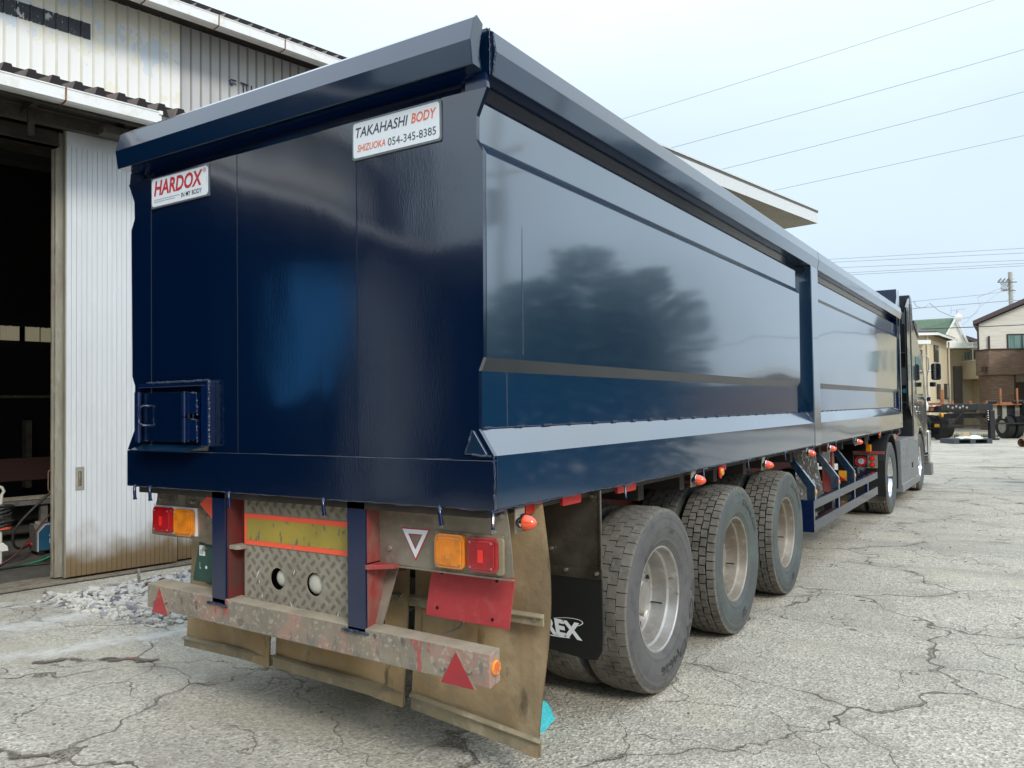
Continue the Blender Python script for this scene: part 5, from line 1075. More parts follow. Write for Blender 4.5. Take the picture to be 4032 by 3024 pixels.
for k in range(13000):
    x = rs.uniform(-5.6, -3.1); y = rs.uniform(1.0, 3.9); ins = inside(x, y); d = edge_d(x, y)
    if not ins and not (d < .35 and rs.random() < .22 * (1 - d / .35)): continue
    h = min(d, .5) * .11 if ins else 0
    s_ = rs.choice((.008, .011, .015, .019, .025, .031)) * rs.uniform(.8, 1.25)
    if rs.random() < .012: s_ = rs.uniform(.04, .06)
    a = rs.uniform(0, 6.3); ca, sa = math.cos(a), math.sin(a); ax_, ay, az = s_ * rs.uniform(.9, 1.5), s_ * rs.uniform(.7, 1.1), s_ * rs.uniform(.45, .8); tl = rs.uniform(-.4, .4)
    vs = []
    for (p, q, r) in ICO:
        j_ = rs.uniform(.78, 1.2); X, Y, Z = p * ax_ * j_, q * ay * j_, r * az * j_; Z += X * tl; vs.append((x + X * ca - Y * sa, y + X * sa + Y * ca, h + az * .5 + Z))
    gv.add(vs, ICF, rs.choices((0, 1, 2, 3), (6, 3, 6, 1))[0])
gv.build('gravel', K['stones'], kind='stuff', recalc=False)
b_ = MB(); n = 24
b_.add([(x, y, max(-.01, (min(edge_d(x, y), .5) * .11 - .012 if inside(x, y) else -.02))) for y in [1.0 + 2.9 * j / n for j in range(n + 1)] for x in [-5.6 + 2.5 * i / n for i in range(n + 1)]], [(j * (n + 1) + i, j * (n + 1) + i + 1, (j + 1) * (n + 1) + i + 1, (j + 1) * (n + 1) + i) for j in range(n) for i in range(n)])
b_.build('gravel_bed', K['stones'][3], kind='structure', recalc=False, smooth=60)
MB().hexa([(-5.42, 1.93, .0), (-5.20, 1.80, .0), (-5.20, 1.80, .11), (-5.42, 1.93, .13)], [(-5.41, 1.945, .0), (-5.19, 1.815, .0), (-5.19, 1.815, .11), (-5.41, 1.945, .13)]).build('steel_offcut', 'gut_un', label='small rusty steel offcut standing in the gravel by the sliding door foot', cat='metal scrap')
rs = random.Random(5)
db = MB()
for k in range(420):
    y = rs.uniform(-2, 12); x = rs.uniform(-3.5, 7); s_ = rs.choice((.004, .006, .009)); vs = [(x + p * s_ * rs.uniform(.8, 1.4), y + q * s_ * rs.uniform(.8, 1.3), s_ * .4 + r * s_ * .6) for p, q, r in ICO]; db.add(vs, ICF, rs.choice((0, 1, 3, 3)))
db.build('grit', K['stones'], kind='stuff', recalc=False)
rg_ = MB(); n = 9
for j in range(n + 1):
    for i in range(n + 1):
        pass
vs = []
for j in range(n + 1):
    for i in range(n + 1):
        u, v = i / n, j / n; vs.append((-.39 + .07 * u + .02 * v, .80 + .22 * v - .05 * u, .012 + .11 * math.sin(math.pi * u) * (.35 + .65 * math.sin(math.pi * v)) + .018 * math.sin(9 * u + 5 * v)))
rg_.add(vs, [(j * (n + 1) + i, j * (n + 1) + i + 1, (j + 1) * (n + 1) + i + 1, (j + 1) * (n + 1) + i) for j in range(n) for i in range(n)])
rg_.build('cloth', 'cyan', smooth=70, recalc=False, label='crumpled turquoise mesh cloth on the ground behind the brown mud flap', cat='cloth')

# ================================================================ BACKGROUND (frame: x right, y away, z up, as seen from the yard)
GB = Matrix.Translation((1.787, -2.630, 0)) @ Matrix.Rotation(R(32.86), 4, 'Z')
def Gm(x, y, z=0): return GB @ Vector((x, y, z))
def H(): return MB(GB)
def window(par, x0, x1, z0, z1, y, glass='glass', bars=1, frame='hs_dark', t=.05):
    w = H().box(x0, x1, y - .03, y, z1 - t, z1).box(x0, x1, y - .03, y, z0, z0 + t).box(x0, x0 + t, y - .03, y, z0 + t, z1 - t).box(x1 - t, x1, y - .03, y, z0 + t, z1 - t)
    for k in range(bars): q = x0 + (x1 - x0) * (k + 1) / (bars + 1); w.box(q - t * .4, q + t * .4, y - .03, y, z0 + t, z1 - t)
    w = w.build('window', frame, par); H().box(x0 + t, x1 - t, y - .012, y - .008, z0 + t, z1 - t).build('pane', glass, w); return w
# white gabled house with brown balcony
HD = thing('house', 'white gabled house with brown-sided balcony at the right edge of the photo', 'house', tuple(Gm(30, 48)))
def shear_(m):
    m.v = [(x + (y - 45.6) * .62, y, z) for x, y, z in m.v]; return m
shear_(H().prism([(26.3, 0), (34, 0), (34, 5.9), (30.2, 7.5), (26.3, 5.92)], 'y', 45.6, 53)).build('wall', 'hs_cream', HD)
shear_(H().prism([(26.05, 5.86), (30.2, 7.56), (34.3, 5.9), (34.3, 6.12), (30.2, 7.82), (26.05, 6.08)], 'y', 45.1, 53.4)).build('roof', 'hs_brroof', HD)
H().box(26.12, 31, 44.3, 45.6, 3.03, 4.40).build('balcony', 'hs_brown', HD); H().box(26.08, 31.05, 44.25, 45.65, 4.40, 4.46).build('balcony_rail', 'hs_dark', HD)
H().box(26.27, 27.57, 44.4, 45.6, 0, 3.03).build('brown_porch_wall', 'hs_brown', HD); H().box(27.5, 27.6, 44.38, 45.6, 0, 3.03).build('corner_trim', 'hs_dark', HD)
H().box(27.9, 29.8, 45.52, 45.58, 0, 2.62).build('garage_door', 'hs_grey', HD); H().box(27.82, 27.9, 45.5, 45.58, 0, 2.7).build('door_frame', 'hs_dark', HD)
window(HD, 27.9, 29.6, 4.46, 5.36, 45.58, 'glass_t', 1, t=.07)
H().box(26.23, 26.30, 45.5, 45.58, 4.4, 6.0).build('downpipe', 'hs_dark', HD); H().cyl((26.85, 45.5, 4.46), (26.85, 45.5, 5.25), .05, n=8).build('vent_pipe', 'hs_dark', HD)
H().box(25.95, 26.12, 44.5, 44.8, 3.2, 3.5).build('balcony_lamp', 'hs_dark', HD)
# beige house A in front
HA = thing('house', 'beige rendered house with grey roof and narrow windows, just right of the truck cab', 'house', tuple(Gm(20, 44)))
H().add([(16, 42.0, 0), (21.67, 42.0, 0), (21.67, 42.0, 5.1), (16, 42.0, 5.1), (24.95, 46.4, 0), (24.95, 46.4, 5.1), (16, 50, 0), (16, 50, 5.1), (24.95, 50, 0), (24.95, 50, 5.1)], [(0, 1, 2, 3), (1, 4, 5, 2), (4, 8, 9, 5), (0, 3, 7, 6)]).build('wall', 'hs_beige', HA)
H().add([(15.6, 41.6, 5.12), (21.85, 41.6, 5.12), (25.4, 46.3, 5.12), (25.4, 50.4, 5.12), (15.6, 50.4, 5.12), (15.6, 41.6, 5.24), (21.85, 41.6, 5.24), (25.4, 46.3, 5.24), (25.4, 50.4, 5.24), (15.6, 50.4, 5.24), (16, 46, 6.3), (20.2, 46, 6.1)],
        [(0, 1, 2, 3, 4), (0, 1, 6, 5), (1, 2, 7, 6), (2, 3, 8, 7), (5, 6, 11, 10), (6, 7, 11), (7, 8, 11), (8, 9, 10, 11)]).build('roof', 'hs_roof', HA)
H().add([(15.6, 41.5, 5.02), (21.9, 41.5, 5.02), (25.5, 46.25, 5.02), (25.5, 46.25, 5.15), (21.9, 41.5, 5.15), (15.6, 41.5, 5.15)], [(0, 1, 4, 5), (1, 2, 3, 4)]).build('roof_gutter', 'hs_white', HA)
def wallq(par, name, mat, t0, t1, z0, z1, off=.04):
    a, b = Vector((21.67, 42.0)), Vector((24.95, 46.4)); n_ = Vector((.80, -.6)) * off; p, q = a.lerp(b, t0) + n_, a.lerp(b, t1) + n_; p0, q0 = a.lerp(b, t0), a.lerp(b, t1)
    return H().hexa([(p.x, p.y, z0), (q.x, q.y, z0), (q.x, q.y, z1), (p.x, p.y, z1)], [(p0.x, p0.y, z0), (q0.x, q0.y, z0), (q0.x, q0.y, z1), (p0.x, p0.y, z1)]).build(name, mat, par)
for t0, t1, z0, z1 in ((.22, .46, 3.75, 4.62), (.32, .52, 1.75, 2.55), (.75, .98, 1.75, 2.6)):
    w = wallq(HA, 'window', 'hs_dark', t0, t1, z0, z1, .05); wallq(w, 'pane', 'glass', t0 + .03, t1 - .08, z0 + .05, z1 - .05, .06); wallq(w, 'pane', 'glass_t', t1 - .07, t1 - .02, z0 + .05, z1 - .05, .06)
window(HA, 20.8, 21.3, 3.2, 4.3, 41.99, 'glass_t', 0, 'hs_grey'); H().box(20.6, 21.35, 41.2, 42.0, 4.55, 4.75).build('window_awning', 'hs_white', HA)
for x, y_, z0, z1 in ((21.55, 41.95, .0, 5.05), (25.0, 46.3, 0, 5.0)): H().cyl((x, y_, z0), (x, y_, z1), .05, n=8).build('downpipe', 'hs_pipe', HA)
wallq(HA, 'meter_pipe', 'hs_pipe', .56, .60, 0, 2.4, .08)
# green-roofed house behind
HB = thing('house', 'cream gabled house with green shingle roof and terrace, behind the beige one', 'house', tuple(Gm(26, 52)))
H().prism([(26.8, 0), (29.0, 0), (29.0, 3.2), (28.02, 5.15), (27.38, 6.62), (26.8, 5.62)], 'y', 49.9, 50.4).build('gable_wall', 'hs_cream', HB)
H().box(25.6, 29.05, 49.6, 49.9, 0, 4.75).build('lower_wall', 'hs_beige', HB)
H().hexa([(23, 50.2, 6.52), (27.38, 50.0, 6.70), (26.75, 49.8, 5.68), (23.0, 49.7, 5.5)], [(23, 50.3, 6.6), (27.38, 50.1, 6.78), (26.75, 49.9, 5.76), (23.0, 49.8, 5.58)]).build('roof', 'hs_green', HB)
for a, b in (((27.38, 6.74), (26.7, 5.62)), ((27.38, 6.74), (28.1, 5.05))): H().cyl((a[0], 49.75, a[1]), (b[0], 49.75, b[1]), .07, n=6).build('barge_board', 'hs_white', HB)
H().box(26.0, 29.0, 48.2, 50.0, 4.78, 4.80).build('floor_band', 'hs_white', HB)
H().box(27.5, 29.35, 47.8, 49.6, 2.92, 4.0).build('balcony', 'hs_beige', HB); H().box(27.46, 29.4, 47.75, 49.6, 4.0, 4.06).build('balcony_rail', 'hs_white', HB)
H().box(28.17, 29.4, 48.6, 49.6, 0, 2.92).build('lower_porch', 'hs_beige', HB); H().box(27.0, 27.45, 49.4, 49.6, 0, 3.75).build('entrance_panel', 'hs_grey', HB)
window(HB, 27.65, 28.05, 4.1, 4.65, 49.55, 'glass_t', 1, 'hs_white', .03)
H().box(27.5, 27.54, 48.3, 48.34, 4.0, 5.1).box(28.95, 28.99, 48.3, 48.34, 4.0, 4.8).hexa([(27.5, 48.0, 5.12), (28.0, 48.0, 5.14), (28.6, 48.0, 5.02), (29.0, 48.0, 4.82)], [(27.5, 49.6, 5.16), (28.0, 49.6, 5.18), (28.6, 49.6, 5.06), (29.0, 49.6, 4.86)]).box(27.5, 29, 48.3, 48.34, 4.72, 4.76).build('terrace_awning', 'hs_white', HB)
H().tube([(28.3, 47.7, 3.2), (28.3, 47.7, 3.05), (28.5, 47.7, 2.98), (28.5, 47.7, .2)], .05, 6).build('downpipe', 'hs_pipe', HB)
H().cyl((27.45, 49.8, 6.6), (27.45, 49.8, 7.25), .018, n=5).cyl((27.1, 49.8, 7.2), (28.0, 49.8, 7.3), .014, n=5).cyl((27.1, 49.8, 7.0), (27.12, 49.8, 7.42), .014, n=5).cyl((27.4, 49.8, 7.1), (27.6, 49.8, 7.15), .012, n=5).build('aerial', 'wire', HB)
H().lathe([(0, .001), (.03, .16), (.08, .24)], 16, 'y', (27.5, 49.6, 6.75)).build('satellite_dish', 'hs_white', HB, smooth=40)
# brown roofed house further back
HC = thing('house', 'pale house with sloping brown roof showing between the green-roofed and white houses', 'house', tuple(Gm(33, 60)))
H().prism([(30.5, 0), (35.5, 0), (35.5, 4.9), (32.2, 6.05), (30.5, 5.9)], 'y', 58, 64).build('wall', 'hs_cream', HC)
H().prism([(30.2, 6.0), (32.2, 6.1), (35.9, 4.82), (35.9, 5.08), (32.2, 6.34), (30.2, 6.2)], 'y', 57.6, 64.3).build('roof', 'hs_brroof', HC)
window(HC, 32.7, 33.3, 3.5, 4.3, 57.98, 'glass', 0)
# utility pole and overhead cables
UP = thing('utility_pole', 'grey concrete utility pole with insulators rising behind the white gabled house', 'pole', tuple(Gm(34.0, 55)))
H().cyl((34.05, 55, 0), (34.03, 55, 10.35), .17, .13, n=14).build('pole', 'conc', UP, smooth=40)
m = H().box(33.1, 34.4, 54.86, 54.92, 9.62, 9.68).box(33.3, 34.3, 54.86, 54.92, 9.05, 9.10); rs = random.Random(2)
for k in range(11): x = 33.15 + .09 * k; zz = 9.68 + .08 * (k % 3); m.cyl((x, 54.9, zz - .06), (x, 54.9, zz + .1), .03, n=6)
for k in range(7): x = 33.3 + .1 * k; m.tube([(x, 54.9, 9.6), (x + .1, 54.9, 9.4), (x - .02, 54.9, 9.25 - .02 * k), (x + .12, 54.9, 9.1)], .022, 5)
m.build('insulators', 'hs_grey', UP)
for k in range(9): H().cyl((33.9 - .12 * (k % 2), 55, 8.2 + .24 * k), (34.25 + .05 * (k % 2), 55, 8.2 + .24 * k), .012, n=5).build('step_bolt', 'hs_grey', UP)
def wire(pts, r, lab, mat='wire', sag=0, grp='overhead power cables'):
    P = [Vector(p) for p in pts]
    if len(P) == 2:
        a, b = P; P = [a.lerp(b, k / 16) + Vector((0, 0, -sag * 4 * (k / 16) * (1 - k / 16))) for k in range(17)]
    H().tube(P, r, 5).build('power_line', mat, None, smooth=60, label=lab, cat='power line', group=grp)
def ext(a, b, y0, y1, t0=-.6, t1=1.5):
    f = lambda t: (a[0] + (b[0] - a[0]) * t, y0 + (y1 - y0) * t, a[1] + (b[1] - a[1]) * t); return [f(t0), f(t1)]
wire(ext((5.23, 15.97), (22.98, 21.39), 40, 40), .014, 'topmost overhead cable, crossing the sky to the top right corner', sag=.25)
wire(ext((7.86, 14.52), (25.26, 19.12), 40, 40), .017, 'second overhead cable from the top, above the canopy roof', sag=.2)
wire(ext((10.26, 13.35), (25.26, 16.98), 40, 40), .017, 'third overhead cable from the top, leaving behind the white canopy roof', sag=.15)
wire(ext((12.77, 12.17), (25.26, 14.74), 40, 40), .016, 'fourth overhead cable from the top, just above the right end of the canopy roof', sag=.05)
for a, b, l_ in (((15.28, 8.71), (25.26, 9.14), 'highest of the bundle of nearly level cables over the truck cab'), ((15.62, 8.57), (25.26, 8.91), 'second highest of the bundle of nearly level cables over the truck cab'), ((16.1, 8.31), (25.26, 8.55), 'middle one of the nearly level cables over the truck cab'), ((16.65, 8.05), (25.26, 8.39), 'second lowest of the nearly level cables over the truck cab'), ((16.8, 7.95), (25.26, 8.27), 'lowest of the bundle of nearly level cables over the truck cab')):
    wire(ext(a, b, 40, 40, -.3, 1.4), .015, l_)
wire([(18, 50, 7.2), (24.73, 50, 7.8), (30.42, 52, 8.45), (34, 55, 9.1)], .018, 'thin cable rising to the concrete pole, upper of the two behind the cab')
wire([(18, 50, 6.95), (24.77, 50, 7.38), (31.58, 52, 8.0), (45, 58, 9.2)], .026, 'thicker cable passing the concrete pole below its insulators')
wire([(18, 44, 5.45), (24.7, 44, 5.62), (31.58, 44, 5.83), (50, 44, 6.4)], .024, 'heavy black cable running in front of the green roof and white gable', 'wire_b')
wire([(24.9, 50, 7.85), (25.1, 50, 7.5), (25.4, 50, 7.42), (25.7, 50, 7.5), (25.9, 50, 7.7), (26.5, 50, 7.2), (27.2, 50, 6.88), (27.8, 50, 6.72), (28.3, 50, 6.78), (29.1, 50.5, 7.12), (29.9, 51.5, 7.7), (30.6, 53, 8.4), (33.4, 54.8, 9.3)], .022, 'drooping service cable between the cab and the concrete pole')
wire([(26.9, 50, 5.7), (28.5, 50.5, 6.6), (29.9, 51.5, 7.6), (33.4, 54.8, 9.15)], .014, 'straight thin cable climbing from the green-roofed house to the pole')

# container chassis parked at the far side of the yard
def far_wheel(m, x, y, r=.5, w=.26): m.cyl((x - w / 2, y, r), (x + w / 2, y, r), r, n=24, mi=0); m.cyl((x - w / 2 - .01, y, r), (x + w / 2 + .01, y, r), r * .55, n=18, mi=1)
def rot_wheel(par, cx, cy, mat='rim', hub=None):
    m = H(); far_wheel(m, cx, cy); o = m.build('wheel', ['tread_d', mat], par, smooth=40)
    if hub: H().cyl((cx - .13, cy, .5), (cx + .22, cy, .5), .05, n=10).build('hub_cap', hub, o)
    return o
C1 = thing('container_chassis', 'black container chassis parked nose on in the middle, with one landing leg down', 'trailer', tuple(Gm(18.5, 34)))
H().box(17.53, 18.9, 33, 33.15, 1.24, 1.50).hexa([(18.9, 33, 1.24), (19.9, 33.6, 1.15), (19.9, 33.6, 1.49), (18.9, 33, 1.5)], [(18.9, 33.15, 1.24), (19.9, 33.75, 1.15), (19.9, 33.75, 1.49), (18.9, 33.15, 1.5)]).build('front_beam', 'blackmetal', C1, bevel=.01)
for x in (17.75, 18.9): H().box(x - .06, x + .06, 33.15, 44, 1.15, 1.42).build('main_rail', 'blackmetal', C1)
H().box(17.5, 17.58, 33.1, 44, 1.46, 1.54).box(17.3, 17.36, 36, 44, 1.5, 1.56).build('side_rail', 'rust_o', C1)
for k, x in enumerate((17.72, 17.9, 18.05, 18.2, 18.32, 18.48)): H().cyl((x, 32.98, 1.40 - .05 * (k % 2)), (x, 33.0, 1.40 - .05 * (k % 2)), .045, n=8).build('hose_coupling', 'bolt', C1)
for x in (19.70,): 
    lg = H().box(x - .10, x + .10, 33.3, 33.5, .05, 1.22).build('landing_leg', 'blackmetal', C1, bevel=.01); H().box(x - .2, x + .2, 33.2, 33.6, 0, .07).build('leg_foot', 'blackmetal', lg)
    for k in range(5): H().cyl((x - .18, 33.28, 1.2 - .09 * k), (x - .18, 33.3, 1.2 - .09 * k), .022, n=6).build('bolt', 'hs_white', lg)
H().box(17.9, 19.6, 33.4, 33.5, .56, .64).cyl((17.95, 33.4, .65), (18.6, 33.4, 1.15), .03, n=6).cyl((19.0, 33.4, 1.0), (19.5, 33.4, .68), .03, n=6).box(17.9, 19.6, 33.6, 33.7, .9, 1.1).build('brace', 'blackmetal', C1)
for x, y_ in ((17.86, 36), (18.2, 36), (18.85, 36), (19.2, 36), (17.86, 37.3), (19.2, 37.3)): rot_wheel(C1, x, y_)
for x in (18.95, 19.6, 18.2): H().box(x - .04, x + .04, 33.5, 33.58, 1.5, 1.62).build('twist_lock', 'rust_o', C1)
C2 = thing('container_chassis', 'black container chassis with orange stakes, cut by the right edge of the photo', 'trailer', tuple(Gm(22, 35)))
H().box(20.0, 24, 34.2, 34.4, 1.42, 1.54).build('side_rail', 'rust_o', C2); H().box(20.1, 24, 34.4, 34.5, 1.0, 1.42).box(20.0, 24, 34.0, 34.1, .62, .68).build('main_rail', 'blackmetal', C2)
for x in (20.35, 20.75, 21.3): H().box(x, x + .18, 34.36, 34.42, .85, 1.42).build('stay', 'steelbeige', C2)
for x in (20.55, 21.25, 22.6): H().box(x - .03, x + .03, 34.1, 34.16, 1.5, 2.12).build('stake', 'rust_o', C2)
for x in (20.0, 21.1): H().cyl((x, 34.2, 1.56), (x + .42, 34.2, 1.56), .07, n=10).build('roll', 'blackrub', C2)
H().box(21.35, 23.5, 33.7, 34.0, .95, 1.50).build('end_frame', 'blackmetal', C2)
for x in (21.0, 21.38, 22.6, 22.95): rot_wheel(C2, x, 34.6, hub='yellow' if x == 21.38 else None)
C3 = thing('container_chassis', 'container chassis with rusty orange rail and stakes seen just right of the cab', 'trailer', tuple(Gm(17, 36)))
H().box(14, 18.1, 34.3, 34.4, 1.50, 1.56).build('side_rail', 'rust_o', C3); H().box(14, 18, 34.5, 34.56, 1.2, 1.5).build('white_board', 'wall_g', C3)
H().box(14, 18.1, 34.25, 34.4, 1.18, 1.24).box(14, 17.9, 34.2, 34.26, .72, .76).box(14, 17.9, 34.2, 34.26, .48, .52).cyl((16.8, 34.2, 1.2), (17.9, 34.2, .9), .04, n=6).build('main_rail', 'blackmetal', C3)
H().box(18.1, 18.2, 34.2, 34.3, 1.2, 2.1).build('stake', 'rust_o', C3); H().cyl((17.98, 34.1, 1.0), (18.2, 34.1, 1.0), .12, n=12).build('yellow_hub', 'yellow', C3); H().cyl((17.75, 34.1, .60), (17.9, 34.1, .60), .07, n=10).build('yellow_hub', 'yellow', C3)
for x in (16.2, 17.1, 17.6): rot_wheel(C3, x, 35)
o = H(); far_wheel(o, 18.0, 34.2); o.build('wheel', ['tread_d', 'alu'], C3, smooth=40)
sk = thing('sack', 'bulging white sack standing on the chassis beside the cab mirror', 'sack', tuple(Gm(17.2, 34.6, 1.2))); H().lathe([(1.2, .001), (1.22, .26), (1.45, .28), (1.65, .2), (1.72, .001)], 16, 'z', (17.2, 34.1, 0)).build('bag', 'hs_white', sk, smooth=60)
sk = thing('drum', 'orange drum with white lid standing on the chassis near the white sack', 'drum', tuple(Gm(17.65, 34.2, 1.2))); H().cyl((17.62, 34.1, 1.22), (17.62, 34.1, 1.40), .13, n=14).build('body', 'rust_o', sk); H().lathe([(1.40, .001), (1.40, .19), (1.45, .19), (1.47, .001)], 16, 'z', (17.60, 34.1, 0)).build('lid', 'hs_white', sk, smooth=40)
PL = thing('pallet', 'dark plastic pallet carrying a flat pale sack in front of the middle chassis', 'pallet', tuple(Gm(17.3, 31)))
H().box(16.62, 18.07, 30.6, 31.6, .15, .18).build('deck', 'pallet', PL); H().box(16.62, 18.07, 30.6, 31.6, .0, .02).build('base', 'pallet', PL)
for x in (16.62, 17.24, 17.87): H().box(x, x + .2, 30.6, 31.6, .02, .15).build('block', 'pallet', PL)
sk = thing('sack', 'flat pale green sack lying slumped on the dark pallet', 'sack', tuple(Gm(17.3, 31, .18)))
m = H(); n = 12; vs = []
for j in range(n + 1):
    for i in range(n + 1):
        u, v = i / n, j / n; h = (max(0, (1 - (2 * u - 1) ** 2) * (1 - (2 * v - 1) ** 2))) ** .35; vs.append((16.93 + .85 * u, 30.65 + .5 * v, .185 + .09 * h + .05 * u * h + .02 * math.sin(7 * u + 3 * v)))
m.add(vs, [(j * (n + 1) + i, j * (n + 1) + i + 1, (j + 1) * (n + 1) + i + 1, (j + 1) * (n + 1) + i) for j in range(n) for i in range(n)]).build('bag', 'sack', sk, smooth=60, recalc=False)
H().hexa([(17.02, 30.75, .26), (17.38, 30.75, .28), (17.38, 31.0, .28), (17.02, 31.0, .26)], [(17.14, 30.8, .44), (17.25, 30.8, .44), (17.3, 30.95, .40), (17.12, 30.95, .40)]).build('tan_flap', 'sackb', sk, bevel=.03)
H().cyl((17.52, 28, .15), (18.4, 28.3, .15), .14, n=14, cap=False).cyl((17.52, 28, .15), (18.4, 28.3, .15), .10, n=14, cap=False).build('pipe_section', 'rust', label='rusty box-like pipe section on the ground at the right edge', cat='pipe')
# grass along the yard edge
m = H(); rs = random.Random(8)
for k in range(1800):
    x = rs.uniform(14, 30); y_ = 36.6 + rs.gauss(0, .8); h = rs.uniform(.05, .20); a = rs.uniform(-.05, .05); m.add([(x, y_, 0), (x + .03, y_, 0), (x + a, y_ + a, h)], [(0, 1, 2)])
m.build('grass', 'grass', kind='stuff', recalc=False)
H().box(10, 60, 37.2, 37.35, 0, .12).build('yard_kerb', 'conc', kind='structure')

# ================================================================ WHAT STANDS ACROSS THE YARD, OUT OF FRAME (mirrored in the glossy body side)
def az(a, d, z=0):            # azimuth from +Y towards +X, distance
    return Vector((math.sin(R(a)) * d, math.cos(R(a)) * d, z))
def box_building(name, a0, a1, d, h, mat, roof, label, cat, gable=False):
    p, q = az(a0, d), az(a1, d); t = thing(name, label, cat, tuple((p + q) / 2)); dv = (q - p).normalized(); n_ = Vector((dv.y, -dv.x, 0))
    if n_.dot(p) < 0: n_ = -n_
    L_ = (q - p).length; Mx = Matrix(((dv.x, n_.x, 0, p.x), (dv.y, n_.y, 0, p.y), (0, 0, 1, 0), (0, 0, 0, 1)))
    MB(Mx).box(0, L_, 0, 8, 0, h).build('wall', mat, t)
    if gable: MB(Mx).prism([(-.4, h), (L_ / 2, h + 1.6), (L_ + .4, h), (L_ + .4, h + .2), (L_ / 2, h + 1.8), (-.4, h + .2)], 'y', -.4, 8.4).prism([(0, h), (L_ / 2, h + 1.6), (L_, h)], 'y', 0, .1).build('roof', roof, t)
    else: MB(Mx).box(-.2, L_ + .2, -.3, 8.2, h, h + .35).build('roof', roof, t)
    return t, Mx, L_
t, Mx, L_ = box_building('house', 2.6, 6.9, 44, 5.2, 'hs_beige', 'hs_brroof', 'beige gabled house right of the white one, mirrored in the trailer side', 'house', True)
for x0, z0 in ((1.0, 3.1), (2.8, 3.1), (.9, .9)): w = MB(Mx).box(x0, x0 + .9, -.04, 0, z0, z0 + 1.1).build('window', 'hs_dark', t); MB(Mx).box(x0 + .06, x0 + .84, -.05, -.04, z0 + .06, z0 + 1.04).build('pane', 'glass_t', w)
t, Mx, L_ = box_building('storage_hall', 11, 21, 50, 3.0, 'hs_brown', 'wall_g', 'long low brown storage hall with white roof edge, out of frame to the right', 'hall')
t, Mx, L_ = box_building('storage_hall', 24, 46, 62, 3.6, 'wall_g', 'hs_roof', 'long pale storage hall behind the trees, out of frame to the right', 'hall')
t, Mx, L_ = box_building('office_building', 60, 84, 45, 6.5, 'hs_grey', 'hs_roof', 'grey two-storey office block out of frame to the right', 'building')
def tree(a, d, h, w, label, seed):
    p = az(a, d); t = thing('tree', label, 'tree', tuple(p), 'trees across the yard'); r_ = random.Random(seed)
    MB().cyl(tuple(p), tuple(p + Vector((.2, 0, h * .55))), .28, .14, n=9).cyl(tuple(p + Vector((.1, 0, h * .35))), tuple(p + Vector((w * .3, .4, h * .65))), .12, .05, n=7).cyl(tuple(p + Vector((.1, 0, h * .3))), tuple(p + Vector((-w * .3, -.4, h * .6))), .12, .05, n=7).build('trunk', 'bark', t)
    m = MB(); cl = [(p + Vector((r_.gauss(0, w * .23), r_.gauss(0, w * .23), h * r_.uniform(.35, .85))), w * r_.uniform(.16, .27)) for _ in range(15)]
    for k in range(6500):
        c, rr = r_.choice(cl); v = Vector((r_.gauss(0, 1), r_.gauss(0, 1), r_.gauss(0, .8))).normalized() * rr * r_.uniform(.6, 1.05); q = c + v; s_ = r_.uniform(.10, .22)
        u = Vector((r_.gauss(0, 1), r_.gauss(0, 1), r_.gauss(0, 1))).normalized(); w2 = u.orthogonal().normalized()
        m.add([q - u * s_, q + w2 * s_ * .6, q + u * s_, q - w2 * s_ * .6], [(0, 1, 2, 3)])
    m.build('crown', 'leaf', t, recalc=False)
tree(22.5, 34, 6.6, 6.0, 'dense dark broad tree across the yard, leftmost of its group, mirrored in the body side', 1)
tree(28.5, 34, 7.4, 6.4, 'tallest dense dark tree across the yard, mirrored in the body side', 2)
tree(34.0, 36, 6.0, 5.5, 'smaller dense dark tree, rightmost of its group across the yard', 3)
PB = thing('utility_pole', 'tall pole with transformer across the yard, mirrored near the body corner', 'pole', tuple(az(33, 22)))
p = az(33, 22); MB().cyl(tuple(p), (p.x, p.y, 11), .19, .13, n=12).box(p.x - 1, p.x + 1, p.y - .05, p.y + .05, 9.6, 9.75).box(p.x - .8, p.x + .8, p.y - .05, p.y + .05, 8.7, 8.8).build('pole', 'conc', PB); MB().cyl((p.x + .4, p.y, 7.2), (p.x + .4, p.y, 8.2), .28, n=14).build('transformer', 'hs_grey', PB)
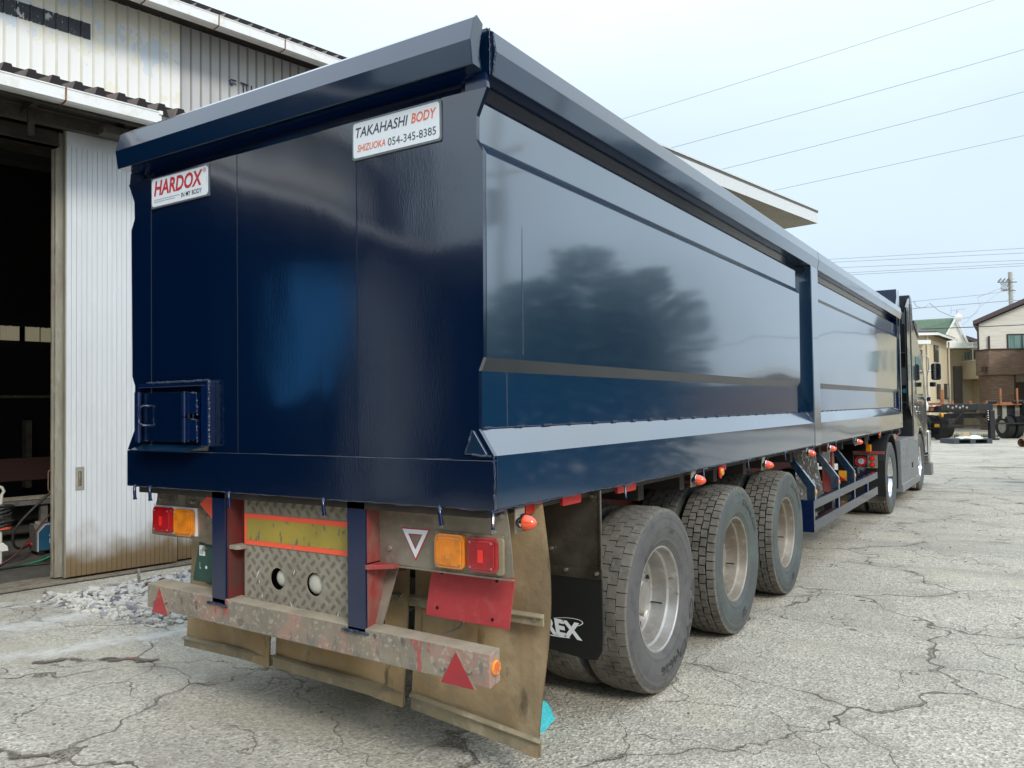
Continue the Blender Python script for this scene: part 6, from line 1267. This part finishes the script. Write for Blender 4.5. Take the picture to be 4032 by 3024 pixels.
for k, (a, d, h, w) in enumerate(((21.5, 15, 4.5, 2.6), (26, 14, 4.9, 3.0), (30.5, 14, 4.2, 2.7), (36, 13, 2.5, 2.2), (41, 12, 2.3, 2.2), (46, 12, 2.4, 2.2), (52, 12, 2.3, 2.2), (58, 12, 2.2, 2.2))):
    p = az(a, d); t = thing('shrub', ('tall' if h > 3 else 'low') + ' dark hedge shrub across the yard, ' + ('mirrored in the body side' if h > 3 else 'out of frame'), 'shrub', tuple(p), 'tall hedge shrubs' if h > 3 else 'low hedge shrubs'); r_ = random.Random(k)
    MB().cyl(tuple(p), (p.x, p.y, h * .5), .10, .05, n=7).build('stem', 'bark', t)
    m = MB()
    for j in range(2600):
        zz = h * r_.random() ** .8; rr = w * .5 * (1 - (zz / h) ** 3 * .6) * r_.uniform(.3, 1.05); th = r_.uniform(0, 6.29); q = p + Vector((rr * math.cos(th), rr * math.sin(th), zz)); s_ = r_.uniform(.07, .15)
        u = Vector((r_.gauss(0, 1), r_.gauss(0, 1), r_.gauss(0, 1))).normalized(); w2 = u.orthogonal().normalized(); m.add([q - u * s_, q + w2 * s_ * .6, q + u * s_, q - w2 * s_ * .6], [(0, 1, 2, 3)])
    m.build('crown', 'leaf', t, recalc=False)
BW = thing('added_rear_workshop', 'unseen dark open-fronted workshop added behind the camera so the rear wall of the body mirrors something dark', 'workshop', (0, -13, 0))  # unseen building, added to darken what the rear wall mirrors
for nm, bx in (('end_wall', (-7.6, -7.4, -15, -9, 0, 4.2)), ('end_wall', (6.8, 7, -15, -9, 0, 4.2)), ('lintel', (-7.4, 6.8, -9.2, -9, 3.9, 4.3)), ('back_wall', (-7.6, 7, -15.2, -15, 0, 4.2)), ('roof', (-8, 7.4, -15.6, -8.4, 4.3, 4.45)), ('post', (-2.1, -1.9, -9.2, -9, 0, 3.9)), ('post', (2.8, 3, -9.2, -9, 0, 3.9))):
    MB().box(*bx).build(nm, 'inside' if nm in ('back_wall', 'roof', 'end_wall') else 'hs_grey', BW)
MB().box(-7.4, 6.8, -15, -9.2, .006, .01).build('workshop_floor', 'inside', BW)
MB().box(-1.9, -.6, -10.5, -10.2, 1.0, 2.0).build('hanging_sheet', 'otcblue', BW)
S.render.resolution_x = 1024; S.render.resolution_y = 768
